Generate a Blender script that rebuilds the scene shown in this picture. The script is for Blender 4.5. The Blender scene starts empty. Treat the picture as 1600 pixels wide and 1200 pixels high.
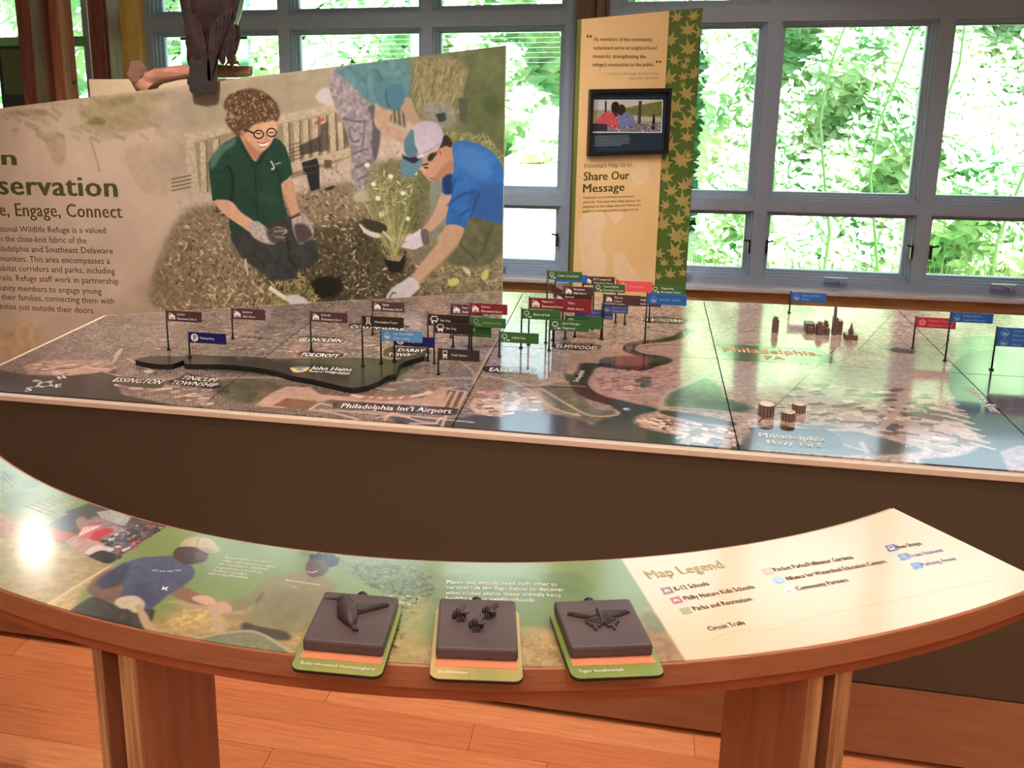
import bpy, bmesh, math, random
import numpy as np
from mathutils import Vector, Matrix
C = bpy.context.scene.collection
scene = bpy.context.scene

# ------------------------------------------------------------------ camera, sky, sun, lamps, exposure
F = 1517.0
PP = np.array([640.0, 468.0])
H = 1.6
_dA = np.array([-6540, -319, F]); _dB = np.array([370, -372, F])
_X = -_dA / np.linalg.norm(_dA)
_Y = _dB - _dB.dot(_X) * _X; _Y /= np.linalg.norm(_Y)
_Z = np.cross(_X, _Y)
if _Z[1] > 0: _Z = -_Z
RC = np.array([_X, _Y, _Z])                      # world axes seen in camera axes
EYE = np.array([0, 0, H])

# ------------------------------------------------------------------ projection helpers: a pixel of the photograph to a point on a real plane
def ray(x, y): return RC @ np.array([(x - PP[0]) / F, (y - PP[1]) / F, 1.0])
def hit(x, y, p0, n):
    d = ray(x, y); n = np.asarray(n, float)
    return EYE + d * (n.dot(np.asarray(p0, float) - EYE) / n.dot(d))
def onz(x, y, z): return hit(x, y, (0, 0, z), (0, 0, 1))
def ony(x, y, Y): return hit(x, y, (0, Y, 0), (0, 1, 0))

cam_d = bpy.data.cameras.new('camera'); cam = bpy.data.objects.new('camera', cam_d); C.objects.link(cam)
cam_d.sensor_fit = 'HORIZONTAL'; cam_d.sensor_width = 36
cam_d.lens = F * 36 / 1600
cam_d.shift_x = (800 - PP[0]) / 1600.0
cam_d.shift_y = -(600 - PP[1]) / 1600.0
cam_d.clip_start = 0.02; cam_d.clip_end = 300
cx, cy, cz = RC[:, 0], -RC[:, 1], -RC[:, 2]      # camera right, up, backward in world axes
M = Matrix(((cx[0], cy[0], cz[0], 0), (cx[1], cy[1], cz[1], 0), (cx[2], cy[2], cz[2], H), (0, 0, 0, 1)))
cam.matrix_world = M
scene.camera = cam

scene.view_settings.view_transform = 'Standard'; scene.view_settings.look = 'None'
scene.view_settings.gamma = 1.0; scene.view_settings.use_curve_mapping = False
scene.view_settings.exposure = 0.0

w = bpy.data.worlds.new('sky'); scene.world = w; w.use_nodes = True
bg = w.node_tree.nodes['Background']
bg.inputs['Color'].default_value = (0.72, 0.86, 1.0, 1); bg.inputs['Strength'].default_value = 4.0

def lamp(kind, name, loc, energy, color, size=0.1, target=None, spot=60, blend=0.6):
    d = bpy.data.lights.new(name, kind); d.energy = energy; d.color = color
    if kind == 'AREA': d.shape = 'DISK'; d.size = size
    elif kind == 'SPOT': d.shadow_soft_size = size; d.spot_size = math.radians(spot); d.spot_blend = blend
    elif kind == 'SUN': d.angle = size
    o = bpy.data.objects.new(name, d); C.objects.link(o); o.location = loc
    if target is not None:
        o.rotation_euler = (Vector(target) - Vector(loc)).to_track_quat('-Z', 'Y').to_euler()
    return o
lamp('SUN', 'sun', (0, 0, 20), 34.0, (1.0, 0.95, 0.86), 0.01, target=(-3.0, 9.0, 5.0))
WARM = (1.0, 0.82, 0.66)
lamp('SPOT', 'ceiling_spot', (-1.7, 1.9, 3.35), 110, WARM, 0.06, (-1.7, 2.9, 0.9), 95)
lamp('SPOT', 'ceiling_spot', (-0.3, 1.4, 3.35), 95, WARM, 0.06, (-0.4, 2.3, 0.3), 90)
lamp('SPOT', 'ceiling_spot', (1.2, 1.5, 3.35), 100, WARM, 0.06, (0.9, 2.4, 0.6), 95)
lamp('SPOT', 'ceiling_spot', (0.0, 0.3, 3.35), 70, WARM, 0.06, (-0.1, 1.6, 0.2), 80)
lamp('SPOT', 'ceiling_spot', (1.0, 0.5, 3.35), 50, WARM, 0.06, (0.5, 1.5, 0.8), 60)
lamp('SPOT', 'ceiling_spot', (-1.4, 1.9, 3.35), 250, (1.0, .92, .84), 0.06, (-1.3, 3.68, 1.1), 62)
_p = onz(56, 852, .85); _d = ray(56, 852); _d[2] *= -1; _q = _p + _d * ((3.3 - .85) / _d[2])
lamp('AREA', 'ceiling_lamp_or_fill', tuple(_q), 4.5, (1.0, .86, .72), 0.2, tuple(_p))
lamp('SPOT', 'ceiling_spot', (0.6, 2.4, 3.35), 110, WARM, 0.06, (0.45, 4.2, 1.2), 60)
lamp('AREA', 'ceiling_lamp_or_fill', (0.0, -1.6, 3.4), 85, (1.0, 0.9, 0.82), 2.6, (0, -1.0, 0))  # broad fill light added overhead behind the camera, no fixture there

# ------------------------------------------------------------------ mesh helpers
def link(name, me, mat=None, parent=None):
    o = bpy.data.objects.new(name, me); C.objects.link(o)
    if mat is not None: me.materials.append(mat)
    if parent is not None: o.parent = parent
    return o
def mesh(name, verts, faces, mat=None, parent=None, smooth=False):
    me = bpy.data.meshes.new(name)
    me.from_pydata([tuple(map(float, v)) for v in verts], [], faces); me.update()
    if smooth:
        for p in me.polygons: p.use_smooth = True
    return link(name, me, mat, parent)
def thing(name, label, cat, loc=(0, 0, 0), group=None, rotz=0):
    o = bpy.data.objects.new(name, None); C.objects.link(o); o.location = loc; o.rotation_euler = (0, 0, rotz)
    o.empty_display_size = 0.05
    o['label'] = label; o['category'] = cat
    if group: o['group'] = group
    return o
def tag(o, label, cat, group=None):
    o['label'] = label; o['category'] = cat
    if group: o['group'] = group
    return o
def struct(o): o['kind'] = 'structure'; return o

class MB:
    """collects shapes into one mesh (world coordinates, local to the parent's origin when given)"""
    def __init__(s): s.v = []; s.f = []
    def add(s, V, Fc):
        b = len(s.v); s.v += [tuple(map(float, v)) for v in V]; s.f += [tuple(i + b for i in f) for f in Fc]; return s
    def box(s, x0, x1, y0, y1, z0, z1):
        V = [(x0,y0,z0),(x1,y0,z0),(x1,y1,z0),(x0,y1,z0),(x0,y0,z1),(x1,y0,z1),(x1,y1,z1),(x0,y1,z1)]
        return s.add(V, [(0,3,2,1),(4,5,6,7),(0,1,5,4),(1,2,6,5),(2,3,7,6),(3,0,4,7)])
    def prism(s, poly, d0, d1):
        """poly: list of 3D points (front), extruded from +d0 to +d1 (3D vectors)"""
        n = len(poly); P = [np.asarray(p, float) for p in poly]; a = np.asarray(d0, float); b = np.asarray(d1, float)
        V = [p + a for p in P] + [p + b for p in P]
        return s.add(V, [tuple(range(n)), tuple(range(2 * n - 1, n - 1, -1))] + [(i, i + n, (i + 1) % n + n, (i + 1) % n) for i in range(n)])
    def tube(s, pts, rad, seg=8, cap=True):
        pts = [Vector(p) for p in pts]; n = len(pts); rad = rad if hasattr(rad, '__len__') else [rad] * n
        V = []; up = None
        for i, p in enumerate(pts):
            t = (pts[min(i + 1, n - 1)] - pts[max(i - 1, 0)]).normalized()
            if up is None: up = t.orthogonal().normalized()
            up = (up - t * up.dot(t)).normalized(); q = t.cross(up)
            for k in range(seg):
                a = 2 * math.pi * k / seg; V.append(p + (up * math.cos(a) + q * math.sin(a)) * rad[i])
        Fc = [(i * seg + k, i * seg + (k + 1) % seg, (i + 1) * seg + (k + 1) % seg, (i + 1) * seg + k) for i in range(n - 1) for k in range(seg)]
        if cap: Fc += [tuple(range(seg - 1, -1, -1)), tuple(range((n - 1) * seg, n * seg))]
        return s.add(V, Fc)
    def ball(s, c, r, nu=10, nv=7, rot=None):
        r = r if hasattr(r, '__len__') else (r, r, r); V = []; Fc = []
        for j in range(nv + 1):
            th = math.pi * j / nv
            for i in range(nu):
                ph = 2 * math.pi * i / nu
                q = Vector((r[0] * math.sin(th) * math.cos(ph), r[1] * math.sin(th) * math.sin(ph), r[2] * math.cos(th)))
                if rot is not None: q = rot @ q
                V.append(Vector(c) + q)
        for j in range(nv):
            for i in range(nu): Fc.append((j * nu + i, (j + 1) * nu + i, (j + 1) * nu + (i + 1) % nu, j * nu + (i + 1) % nu))
        return s.add(V, Fc)
    def build(s, name, mat=None, parent=None, smooth=False, bevel=0):
        o = mesh(name, s.v, s.f, mat, parent, smooth)
        if bevel:
            m = o.modifiers.new('bevel', 'BEVEL'); m.width = bevel; m.segments = 2; m.limit_method = 'ANGLE'
        return o

# ------------------------------------------------------------------ materials
def srgb(c): 
    c = [x / 255.0 for x in c]
    return tuple((x / 12.92 if x <= 0.04045 else ((x + 0.055) / 1.055) ** 2.4) for x in c) + (1.0,)
MATS = {}
def mat(name, col, rough=0.5, metal=0.0, spec=0.5, noise=None, coat=0.0):
    """noise = (scale, amount, (stretch xyz), second colour)"""
    if name in MATS: return MATS[name]
    m = bpy.data.materials.new(name); m.use_nodes = True; nt = m.node_tree; b = nt.nodes['Principled BSDF']
    b.inputs['Base Color'].default_value = srgb(col); b.inputs['Roughness'].default_value = rough
    b.inputs['Metallic'].default_value = metal; b.inputs['Specular IOR Level'].default_value = spec
    b.inputs['Coat Weight'].default_value = coat
    sc, am, st, c2 = noise if noise else (30, 0.25, (1, 1, 1), tuple(max(0, x * 0.88) for x in col))
    tc = nt.nodes.new('ShaderNodeTexCoord'); mp = nt.nodes.new('ShaderNodeMapping'); mp.inputs['Scale'].default_value = st
    nz = nt.nodes.new('ShaderNodeTexNoise'); nz.inputs['Scale'].default_value = sc; nz.inputs['Detail'].default_value = 5
    rp = nt.nodes.new('ShaderNodeMapRange'); rp.inputs[1].default_value = 0.35; rp.inputs[2].default_value = 0.68; rp.inputs[4].default_value = am
    mx = nt.nodes.new('ShaderNodeMix'); mx.data_type = 'RGBA'
    mx.inputs[6].default_value = srgb(col); mx.inputs[7].default_value = srgb(c2)
    L = nt.links.new
    L(tc.outputs['Object'], mp.inputs['Vector']); L(mp.outputs[0], nz.inputs['Vector']); L(nz.outputs['Fac'], rp.inputs[0])
    L(rp.outputs[0], mx.inputs[0]); L(mx.outputs[2], b.inputs['Base Color'])
    MATS[name] = m; return m
def print_mat(name, img, rough=0.3, spec=0.5, scale=1.0):
    m = bpy.data.materials.new(name); m.use_nodes = True; nt = m.node_tree; b = nt.nodes['Principled BSDF']
    t = nt.nodes.new('ShaderNodeTexImage'); t.image = img; t.extension = 'EXTEND'
    nt.links.new(t.outputs[0], b.inputs['Base Color']); b.inputs['Roughness'].default_value = rough
    b.inputs['Specular IOR Level'].default_value = spec
    MATS[name] = m; return m
def glass_mat():
    m = bpy.data.materials.new('window_glass'); m.use_nodes = True; nt = m.node_tree; nt.nodes.clear()
    o = nt.nodes.new('ShaderNodeOutputMaterial'); tr = nt.nodes.new('ShaderNodeBsdfTransparent'); gl = nt.nodes.new('ShaderNodeBsdfGlossy')
    tr.inputs[0].default_value = (0.93, 0.98, 0.96, 1); gl.inputs['Roughness'].default_value = 0.02
    fr = nt.nodes.new('ShaderNodeFresnel'); fr.inputs[0].default_value = 1.45; mx = nt.nodes.new('ShaderNodeMixShader')
    L = nt.links.new; L(fr.outputs[0], mx.inputs[0]); L(tr.outputs[0], mx.inputs[1]); L(gl.outputs[0], mx.inputs[2]); L(mx.outputs[0], o.inputs[0])
    return m
GLASS = glass_mat()
WOODY = lambda n, c, c2, st=(1, 14, 14), sc=6, am=0.9, rough=0.45: mat(n, c, rough, noise=(sc, am, st, c2))
m_frame = mat('window_paint', (160, 176, 206), 0.4)
m_framed = mat('window_stop', (120, 126, 138), 0.45)
m_sill = mat('sill_paint', (206, 206, 222), 0.35)
m_trimwood = WOODY('trim_wood', (184, 144, 100), (156, 114, 74), (1, 10, 10))
m_post_lit = WOODY('lit_red_timber', (206, 140, 112), (160, 96, 76), (14, 14, 1), 4)  # paler post timber with window light put into the colour
m_postd = WOODY('dark_timber', (140, 80, 66), (92, 48, 38), (16, 16, 1), 4)
m_posty = WOODY('yellow_timber', (240, 206, 120), (216, 170, 86), (12, 12, 1), 4, 0.6)
m_col = WOODY('brown_timber', (120, 84, 50), (88, 60, 36), (16, 16, 1), 4)
m_railwood = WOODY('rail_wood', (172, 110, 76), (150, 90, 60), (2, 2, 22), 8, 0.7, 0.38)
m_ply = WOODY('plywood_edge', (206, 160, 112), (140, 92, 58), (60, 60, 1.5), 3, 1.0)
m_plyface = WOODY('plywood_face', (168, 108, 76), (140, 82, 58), (12, 12, 1), 4, 0.8)
m_plinth = WOODY('plinth_wood', (158, 108, 78), (138, 90, 64), (2, 10, 10), 5, 0.6)
m_table = mat('table_laminate', (78, 69, 56), 0.42, noise=(300, 0.4, (1, 1, 1), (69, 60, 47)))
m_cream = mat('cream_edge', (222, 202, 184), 0.35)
m_black = mat('black_metal', (24, 22, 24), 0.4)
m_white = mat('white_ink', (235, 232, 228), 0.5)
m_rubber = mat('brown_rubber', (92, 74, 76), 0.55, noise=(12, 0.6, (1, 1, 1), (70, 54, 56)))
m_rubberd = mat('dark_rubber', (66, 52, 52), 0.5)

# ------------------------------------------------------------------ printing: flat pictures are rasterised in the plane of the print, in metres
RNG = np.random.RandomState(7)
def vnoise(h, w_, cell, rng=RNG):
    gh, gw = int(h / cell) + 3, int(w_ / cell) + 3
    g = rng.rand(gh, gw)
    y = np.arange(h) / cell; x = np.arange(w_) / cell
    yi = y.astype(int); xi = x.astype(int); fy = (y - yi)[:, None]; fx = (x - xi)[None, :]
    fy = fy * fy * (3 - 2 * fy); fx = fx * fx * (3 - 2 * fx)
    a = g[yi][:, xi]; b = g[yi][:, xi + 1]; c = g[yi + 1][:, xi]; d = g[yi + 1][:, xi + 1]
    return (a * (1 - fx) + b * fx) * (1 - fy) + (c * (1 - fx) + d * fx) * fy
def fnoise(h, w_, cell, octv=4):
    s = np.zeros((h, w_)); a = 1.0; t = 0
    for k in range(octv):
        c = max(cell / 2 ** k, 1.01); s += a * vnoise(h, w_, c); t += a; a *= 0.6
    return s / t
def blur(m, r):
    r = int(r)
    if r < 1: return m
    for ax in (0, 1):
        for _ in range(2):
            p = np.pad(m, [(r + 1, r) if k == ax else (0, 0) for k in (0, 1)], mode='edge')
            c = np.cumsum(p, axis=ax); n = m.shape[ax]
            hi = np.take(c, np.arange(2 * r + 1, 2 * r + 1 + n), axis=ax); lo = np.take(c, np.arange(0, n), axis=ax)
            m = (hi - lo) / (2 * r + 1)
    return m
def smooth_poly(P, k=4):
    P = np.asarray(P, float); n = len(P); out = []
    for i in range(n):
        p0, p1, p2, p3 = P[i - 1], P[i], P[(i + 1) % n], P[(i + 2) % n]
        for j in range(k):
            t = j / k
            out.append(0.5 * ((2 * p1) + (-p0 + p2) * t + (2 * p0 - 5 * p1 + 4 * p2 - p3) * t * t + (-p0 + 3 * p1 - 3 * p2 + p3) * t ** 3))
    return np.array(out)
class Canvas:
    def __init__(s, to_uv, w_m, h_m, ppm, base):
        s.to = to_uv; s.ppm = ppm; s.w = int(w_m * ppm); s.h = int(h_m * ppm)
        s.a = np.ones((s.h, s.w, 3)) * (np.array(base) / 255.0)
    def px(s, pts): return np.array([s.to(x, y) for x, y in pts]) * s.ppm
    def mask(s, P, soft=1):
        pad = int(soft * 3 + 3)
        x0 = max(int(P[:, 0].min()) - pad, 0); x1 = min(int(P[:, 0].max()) + pad + 1, s.w)
        y0 = max(int(P[:, 1].min()) - pad, 0); y1 = min(int(P[:, 1].max()) + pad + 1, s.h)
        if x1 <= x0 or y1 <= y0: return None
        X = np.arange(x0, x1)[None, :] + 0.5; Yr = np.arange(y0, y1) + 0.5
        m = np.zeros((y1 - y0, x1 - x0), bool)
        n = len(P)
        for i in range(n):
            ax, ay = P[i]; bx, by = P[(i + 1) % n]
            if ay == by: continue
            r = np.where((Yr >= min(ay, by)) & (Yr < max(ay, by)))[0]
            if len(r) == 0: continue
            xc = ax + (Yr[r] - ay) * (bx - ax) / (by - ay)
            m[r] ^= (X < xc[:, None])
        m = blur(m.astype(float), soft)
        return m, y0, y1, x0, x1
    def poly(s, pts, col, a=1.0, soft=1, smooth=False, tex=0.0, cell=8, grad=None, raw=False, thr=None):
        P = s.px(pts) if not raw else np.asarray(pts, float)
        if smooth: P = smooth_poly(P)
        r = s.mask(P, soft)
        if r is None: return
        m, y0, y1, x0, x1 = r
        c = np.ones(m.shape + (3,)) * (np.array(col) / 255.0)
        if grad is not None:                       # (second colour, angle) runs across the shape in print
            c2, ang = grad; yy, xx = np.mgrid[0:m.shape[0], 0:m.shape[1]]
            t = xx * math.cos(ang) + yy * math.sin(ang); t = (t - t.min()) / (t.max() - t.min() + 1e-6)
            c = c * (1 - t[..., None]) + np.array(c2) / 255.0 * t[..., None]
        if tex:
            c = c * (1 + tex * 2 * (fnoise(m.shape[0], m.shape[1], cell) - 0.5))[..., None]
        if thr is not None: m = m * np.clip((fnoise(m.shape[0], m.shape[1], cell) - thr) * 12, 0, 1)
        m = (m * a)[..., None]
        s.a[y0:y1, x0:x1] = s.a[y0:y1, x0:x1] * (1 - m) + c * m
    def line(s, pts, wd, col, a=1.0, soft=1, smooth=False):
        P = s.px(pts)
        if smooth and len(P) > 2:
            Q = smooth_poly(P, 5)[: (len(P) - 1) * 5 + 1]; P = Q
        hw = wd * s.ppm / 2
        for i in range(len(P) - 1):
            d = P[i + 1] - P[i]; L = np.hypot(*d)
            if L < 1e-6: continue
            d /= L; n = np.array([-d[1], d[0]]) * hw; e = d * hw * 0.5
            s.poly([P[i] + n - e, P[i + 1] + n + e, P[i + 1] - n + e, P[i] - n - e], col, a, soft, raw=True)
    def speck(s, region, n, size, cols, rng, a=1.0, asp=2.0, ang=None, soft=0):
        P = s.px(region); Pm = s.mask(P, 1)
        if Pm is None: return
        m, y0, y1, x0, x1 = Pm; ys, xs = np.where(m > 0.5)
        if len(ys) == 0: return
        for k in rng.randint(0, len(ys), n):
            c = np.array([xs[k] + x0, ys[k] + y0], float); L = size * s.ppm * (0.5 + rng.rand()); th = rng.rand() * 6.28 if ang is None else ang + 0.5 * (rng.rand() - .5)
            d = np.array([math.cos(th), math.sin(th)]) * L / 2; q = np.array([-d[1], d[0]]) / asp
            s.poly([c - d, c + q, c + d, c - q] if ang is None else [c - d - q, c + d - q, c + d + q, c - d + q], cols[rng.randint(len(cols))], a, soft, raw=True)
    def image(s, name):
        im = bpy.data.images.new(name, s.w, s.h)
        out = np.ones((s.h, s.w, 4), np.float32); out[..., :3] = np.clip(s.a, 0, 1)
        im.pixels.foreach_set(out.ravel()); im.update(); im.pack()
        return im
def set_uv(o, fn):
    me = o.data; uv = me.uv_layers.new(name='uv')
    for lp in me.loops:
        c = me.vertices[lp.vertex_index].co; uv.data[lp.index].uv = fn(c)

# ------------------------------------------------------------------ lettering
_tcache = {}
def text_geom(body, bold=0.0, res=2):
    bold = bold * .6; k = (body, bold, res)
    if k in _tcache: return _tcache[k]
    cu = bpy.data.curves.new('t', 'FONT'); cu.body = body; cu.size = 1; cu.space_character = 1.0 + bold * 2.2; cu.resolution_u = res; cu.offset = 0; cu.fill_mode = 'FRONT'
    o = bpy.data.objects.new('t', cu); C.objects.link(o)
    dg = bpy.context.evaluated_depsgraph_get(); me = bpy.data.meshes.new_from_object(o.evaluated_get(dg))
    V = np.array([v.co[:2] for v in me.vertices]) if len(me.vertices) else np.zeros((0, 2)); Fc = [tuple(p.vertices) for p in me.polygons]
    if bold > .006:                                # bold: the glyphs stamped side by side
        m_ = len(V); b_ = bold * 1.1; V = np.concatenate([np.c_[V + np.array([dx, 0]), np.full(m_, kk * .00012)] for kk, dx in enumerate((-b_, 0, b_))]); Fc = [tuple(i + k * m_ for i in f) for k in range(3) for f in Fc]
    if V.shape[1] == 2: V = np.c_[V, np.zeros(len(V))]
    bpy.data.objects.remove(o); bpy.data.curves.remove(cu); bpy.data.meshes.remove(me)
    _tcache[k] = (V, Fc); return V, Fc
CAPH = None
def lettering(body, p0, p1, hpx, surf, n, mt, parent, lift=0.0006, bold=0.0, prefix='', name='lettering', V_=None, res=2, ital=0.0, mb=None):
    """baseline from pixel p0 to p1 on the plane surf(x, y); prefix runs on to the left, out of the frame"""
    global CAPH
    if CAPH is None:
        v, _ = text_geom('H'); CAPH = v[:, 1].max()
    P0 = surf(*p0); P1 = surf(*p1); U = P1 - P0; W = np.linalg.norm(U); U /= W
    n = np.asarray(n, float); n /= np.linalg.norm(n)
    Vv = np.cross(n, U) if V_ is None else np.asarray(V_, float)
    Vv /= np.linalg.norm(Vv)
    hh = abs((surf(p0[0], p0[1] - hpx) - P0).dot(Vv))
    if hpx < 0: hh = -hpx
    G, Fc = text_geom(body, bold, res)
    x0 = G[:, 0].min(); sx = W / (G[:, 0].max() - x0); sy = hh / CAPH
    own = mb is None; mb = mb or MB()
    mb.add([P0 + U * ((g[0] - x0) * sx + ital * g[1] * sy) + Vv * g[1] * sy + n * (lift + g[2]) for g in G], Fc)
    if prefix:
        G2, F2 = text_geom(prefix, bold, res); xm = G2[:, 0].max() + 0.06
        mb.add([P0 + U * (g[0] - xm) * sx + Vv * g[1] * sy + n * (lift + g[2]) for g in G2], F2)
    if own: return mb.build(name, mt, parent)

# ================================================================== THE ROOM
YW = 5.5                                         # inner face of the window wall
X0, X1, YB, ZC = -5.2, 5.2, -4.0, 3.6
m_floor = WOODY('bamboo_floor', (232, 152, 104), (206, 122, 78), (1.2, 18, 1), 5, 0.8, 0.3)
fl = struct(MB().box(X0, X1, YB, YW + .1, -0.1, -0.004).build('floor', m_floor))
fl['label'] = 'warm bamboo plank floor'
plank_m = [WOODY('bamboo_plank_%s' % k, c, c2, (1.2, 22, 1), 6, 0.8, 0.3) for k, c, c2 in
           (('a', (236, 154, 106), (208, 122, 78)), ('b', (226, 144, 98), (200, 114, 72)), ('c', (240, 164, 116), (214, 132, 88)))]
def mesh_box(name, L, Wd, T, mt, bev=0.0006):
    bm = bmesh.new(); bmesh.ops.create_cube(bm, size=1)
    for v in bm.verts: v.co = Vector((v.co.x * L, v.co.y * Wd, v.co.z * T))
    bmesh.ops.bevel(bm, geom=list(bm.edges), offset=bev, segments=1, affect='EDGES')
    me = bpy.data.meshes.new(name); bm.to_mesh(me); bm.free(); me.materials.append(mt); return me
rp = random.Random(3)
pl_meshes = [mesh_box('plank', 0.9185, 0.0945, 0.006, m) for m in plank_m]
r_ = 0
y = 0.30
while y < 2.16:
    off = rp.uniform(0, 0.92)
    for k in range(-4, 4):
        me = pl_meshes[rp.randrange(3)]
        o = bpy.data.objects.new('plank', me); C.objects.link(o); o.parent = fl
        o.location = (k * 0.92 + off, y, -0.003)
    y += 0.096
# side, back walls and ceiling (outside the frame)
m_wall = mat('wall_paint', (196, 186, 170), 0.8)
m_ceil = WOODY('ceiling_wood', (170, 126, 84), (140, 98, 60), (1, 10, 1), 4, 0.8)
struct(MB().box(X0 - .15, X0, YB, YW + .1, 0, ZC).build('wall_left', m_wall))
struct(MB().box(X1, X1 + .15, YB, YW + .1, 0, ZC).build('wall_right', m_wall))
struct(MB().box(X0, X1, YB - .15, YB, 0, ZC).build('wall_back', m_wall))
struct(MB().box(X0 - .15, X1 + .15, YB - .15, YW + .4, ZC, ZC + .15).build('ceiling', m_ceil))

# window wall ------------------------------------------------------
def wx(x, yy): return ony(x, yy, YW)[0]
def wz(x, yy): return ony(x, yy, YW)[2]
zs = 0.405                                       # top of the sill
# rows of panes: (bottom, top, depth of frame)
t1 = wz(1300, 333); t2 = wz(1300, 314)           # transom
u1 = wz(560, 44); u2 = wz(560, 20)               # rail
rows = [(0.445, t1), (t2, u1), (u2, u2 + 0.78), (u2 + 0.87, 3.5)]
MW = 0.066
def bay(cuts, first):
    """cuts: centres of the mullions"""
    for i in range(len(cuts) - 1):
        xa, xb = cuts[i] + MW / 2, cuts[i + 1] - MW / 2
        win = struct(thing('window_%d' % (first + i), 'tall painted window light', 'window'))
        del win['category']; del win['label']
        for j, (za, zb) in enumerate(rows):
            sx = 0.030; 
            fr = MB()
            for k, (ins, th, dep0, dep1) in enumerate(((0.0, 0.010, 0.022, 0.13), (0.010, 0.010, 0.052, 0.13), (0.020, 0.012, 0.085, 0.13))):
                a0, a1, b0, b1 = xa + ins, xb - ins, za + ins, zb - ins
                fr.box(a0, a0 + th, YW + dep0, YW + dep1, b0, b1).box(a1 - th, a1, YW + dep0, YW + dep1, b0, b1)
                fr.box(a0 + th, a1 - th, YW + dep0, YW + dep1, b1 - th, b1).box(a0 + th, a1 - th, YW + dep0, YW + dep1, b0, b0 + th)
            fo = fr.build('sash_frame', m_frame, win)
            MB().box(xa + sx, xb - sx, YW + 0.105, YW + 0.108, za + sx, zb - sx).build('window_glass', GLASS, fo)
            if j == 0:                           # operable lower light: crank and two latches
                cxm = (xa + xb) / 2
                q = MB().box(cxm - .058, cxm + .058, YW - .045, YW - .012, za - .004, za + .022)
                q.tube([(cxm - .005, YW - .05, za + .016), (cxm + .02, YW - .062, za + .012), (cxm + .024, YW - .066, za - .012)], [.006, .007, .006])
                q.build('crank_handle', mat('crank_paint', (150, 160, 205), 0.3), win, bevel=0.006)
                for sgn, xx in ((1, xb - .012), (-1, xa + .012)):
                    MB().box(xx - .006, xx + .006, YW - .03, YW - .012, (za + zb) / 2 - .045, (za + zb) / 2 + .03).tube(
                        [(xx, YW - .03, (za + zb) / 2 + .02), (xx - sgn * .03, YW - .045, (za + zb) / 2 + .03)], .005).build('sash_latch', m_black, win)
    mu = MB()
    for c in cuts: mu.box(c - MW / 2, c + MW / 2, YW - .004, YW + .13, 0.40, 3.5)
    for i in range(len(cuts) - 1):
        xa, xb = cuts[i] + MW / 2, cuts[i + 1] - MW / 2
        for j in range(len(rows)):
            lo = 0.40 if j == 0 else rows[j - 1][1]; mu.box(xa, xb, YW - .004, YW + .13, lo, rows[j][0])
        mu.box(xa, xb, YW - .004, YW + .13, 3.49, 3.5)
    return mu
cL0 = wx(230, 60); cL1 = wx(444, 70); cL2 = wx(667, 70); cL3 = wx(893, 70)
struct(bay([cL0, cL1, cL2, cL3], 1).build('trim_1', m_frame))
cR1 = wx(1209, 60); cR2 = wx(1479, 45); wd = cR2 - cR1
cR0 = cR1 - wd
struct(bay([cR0, cR1, cR2, cR2 + wd, cR2 + 2 * wd, cR2 + 3 * wd], 4).build('trim_2', m_frame))
# timber column between the two bays, with grooves
ca, cb = cL3 + .025, cR0 - .03
o = MB().box(ca, ca + .10, YW - .10, YW + .1, 0, ZC).box(ca + .105, ca + .15, YW - .13, YW + .1, 0, ZC).box(ca + .155, cb, YW - .10, YW + .1, 0, ZC).build('timber_column', m_col, bevel=.003)
tag(o, 'brown timber column between the two window bays behind the cream panel', 'column')
# sill and the wood under it
sl = MB().box(cL0 - .1, X1, YW - .11, YW + .06, zs - .022, zs).box(cL0 - .1, X1, YW - .07, YW + .06, zs - .034, zs - .022)
struct(sl.build('trim_3', m_sill, bevel=.004))
struct(MB().box(cL0 - .1, X1, YW - .04, YW + .06, 0, zs - .034).build('wall_front', m_trimwood))
struct(MB().box(X0, X1, YW - .06, YW + .1, 3.5, ZC).build('trim_4', m_col))

# left corner: timbers and narrow glass lights
def post(name, label, xa, xb, y0, ref, m, side=None):
    a = ony(xa, ref, y0)[0]; b = ony(xb, ref, y0)[0]
    r = thing(name, label, 'post', ((a + b) / 2, y0, 0))
    w2 = (b - a) / 2; dp = .2
    if side: dp = y0 * (ray(xb, ref)[0] / ray(xb, ref)[1]) / (ray(side, ref)[0] / ray(side, ref)[1]) - y0
    MB().box(-w2, w2, 0, dp, 0, ZC).build('timber', m, r, bevel=.006)
    return r, w2, dp
r, w2, dp = post('timber_post', 'yellow timber stud beside the left window frame', 180, 219, YW - .06, 50, m_posty)
r, w2, dp = post('timber_post', 'dark red timber post behind the driftwood branch', 139, 163, 5.1, 50, m_postd, 189)
MB().box(w2, w2 + .012, .02, dp - .02, 0, ZC).build('face_board', m_postd, r)
r, w2, dp = post('timber_post', 'wide reddish timber post at the far left with a bolt', 28, 50, 4.7, 60, m_postd, 80)
MB().box(w2 - .01, w2 + .06, dp, dp + .13, 0, ZC).build('lit_side_face', m_post_lit, r, bevel=.006)  # window-lit side face of the post, its light put into a paler colour
b_ = (w2 + .06, dp + .08, 1.51)
MB().ball(b_, .012).tube([b_, (b_[0] + .022, b_[1], b_[2])], .007).build('bolt', mat('steel', (120, 112, 108), .35, .9), r)
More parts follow.
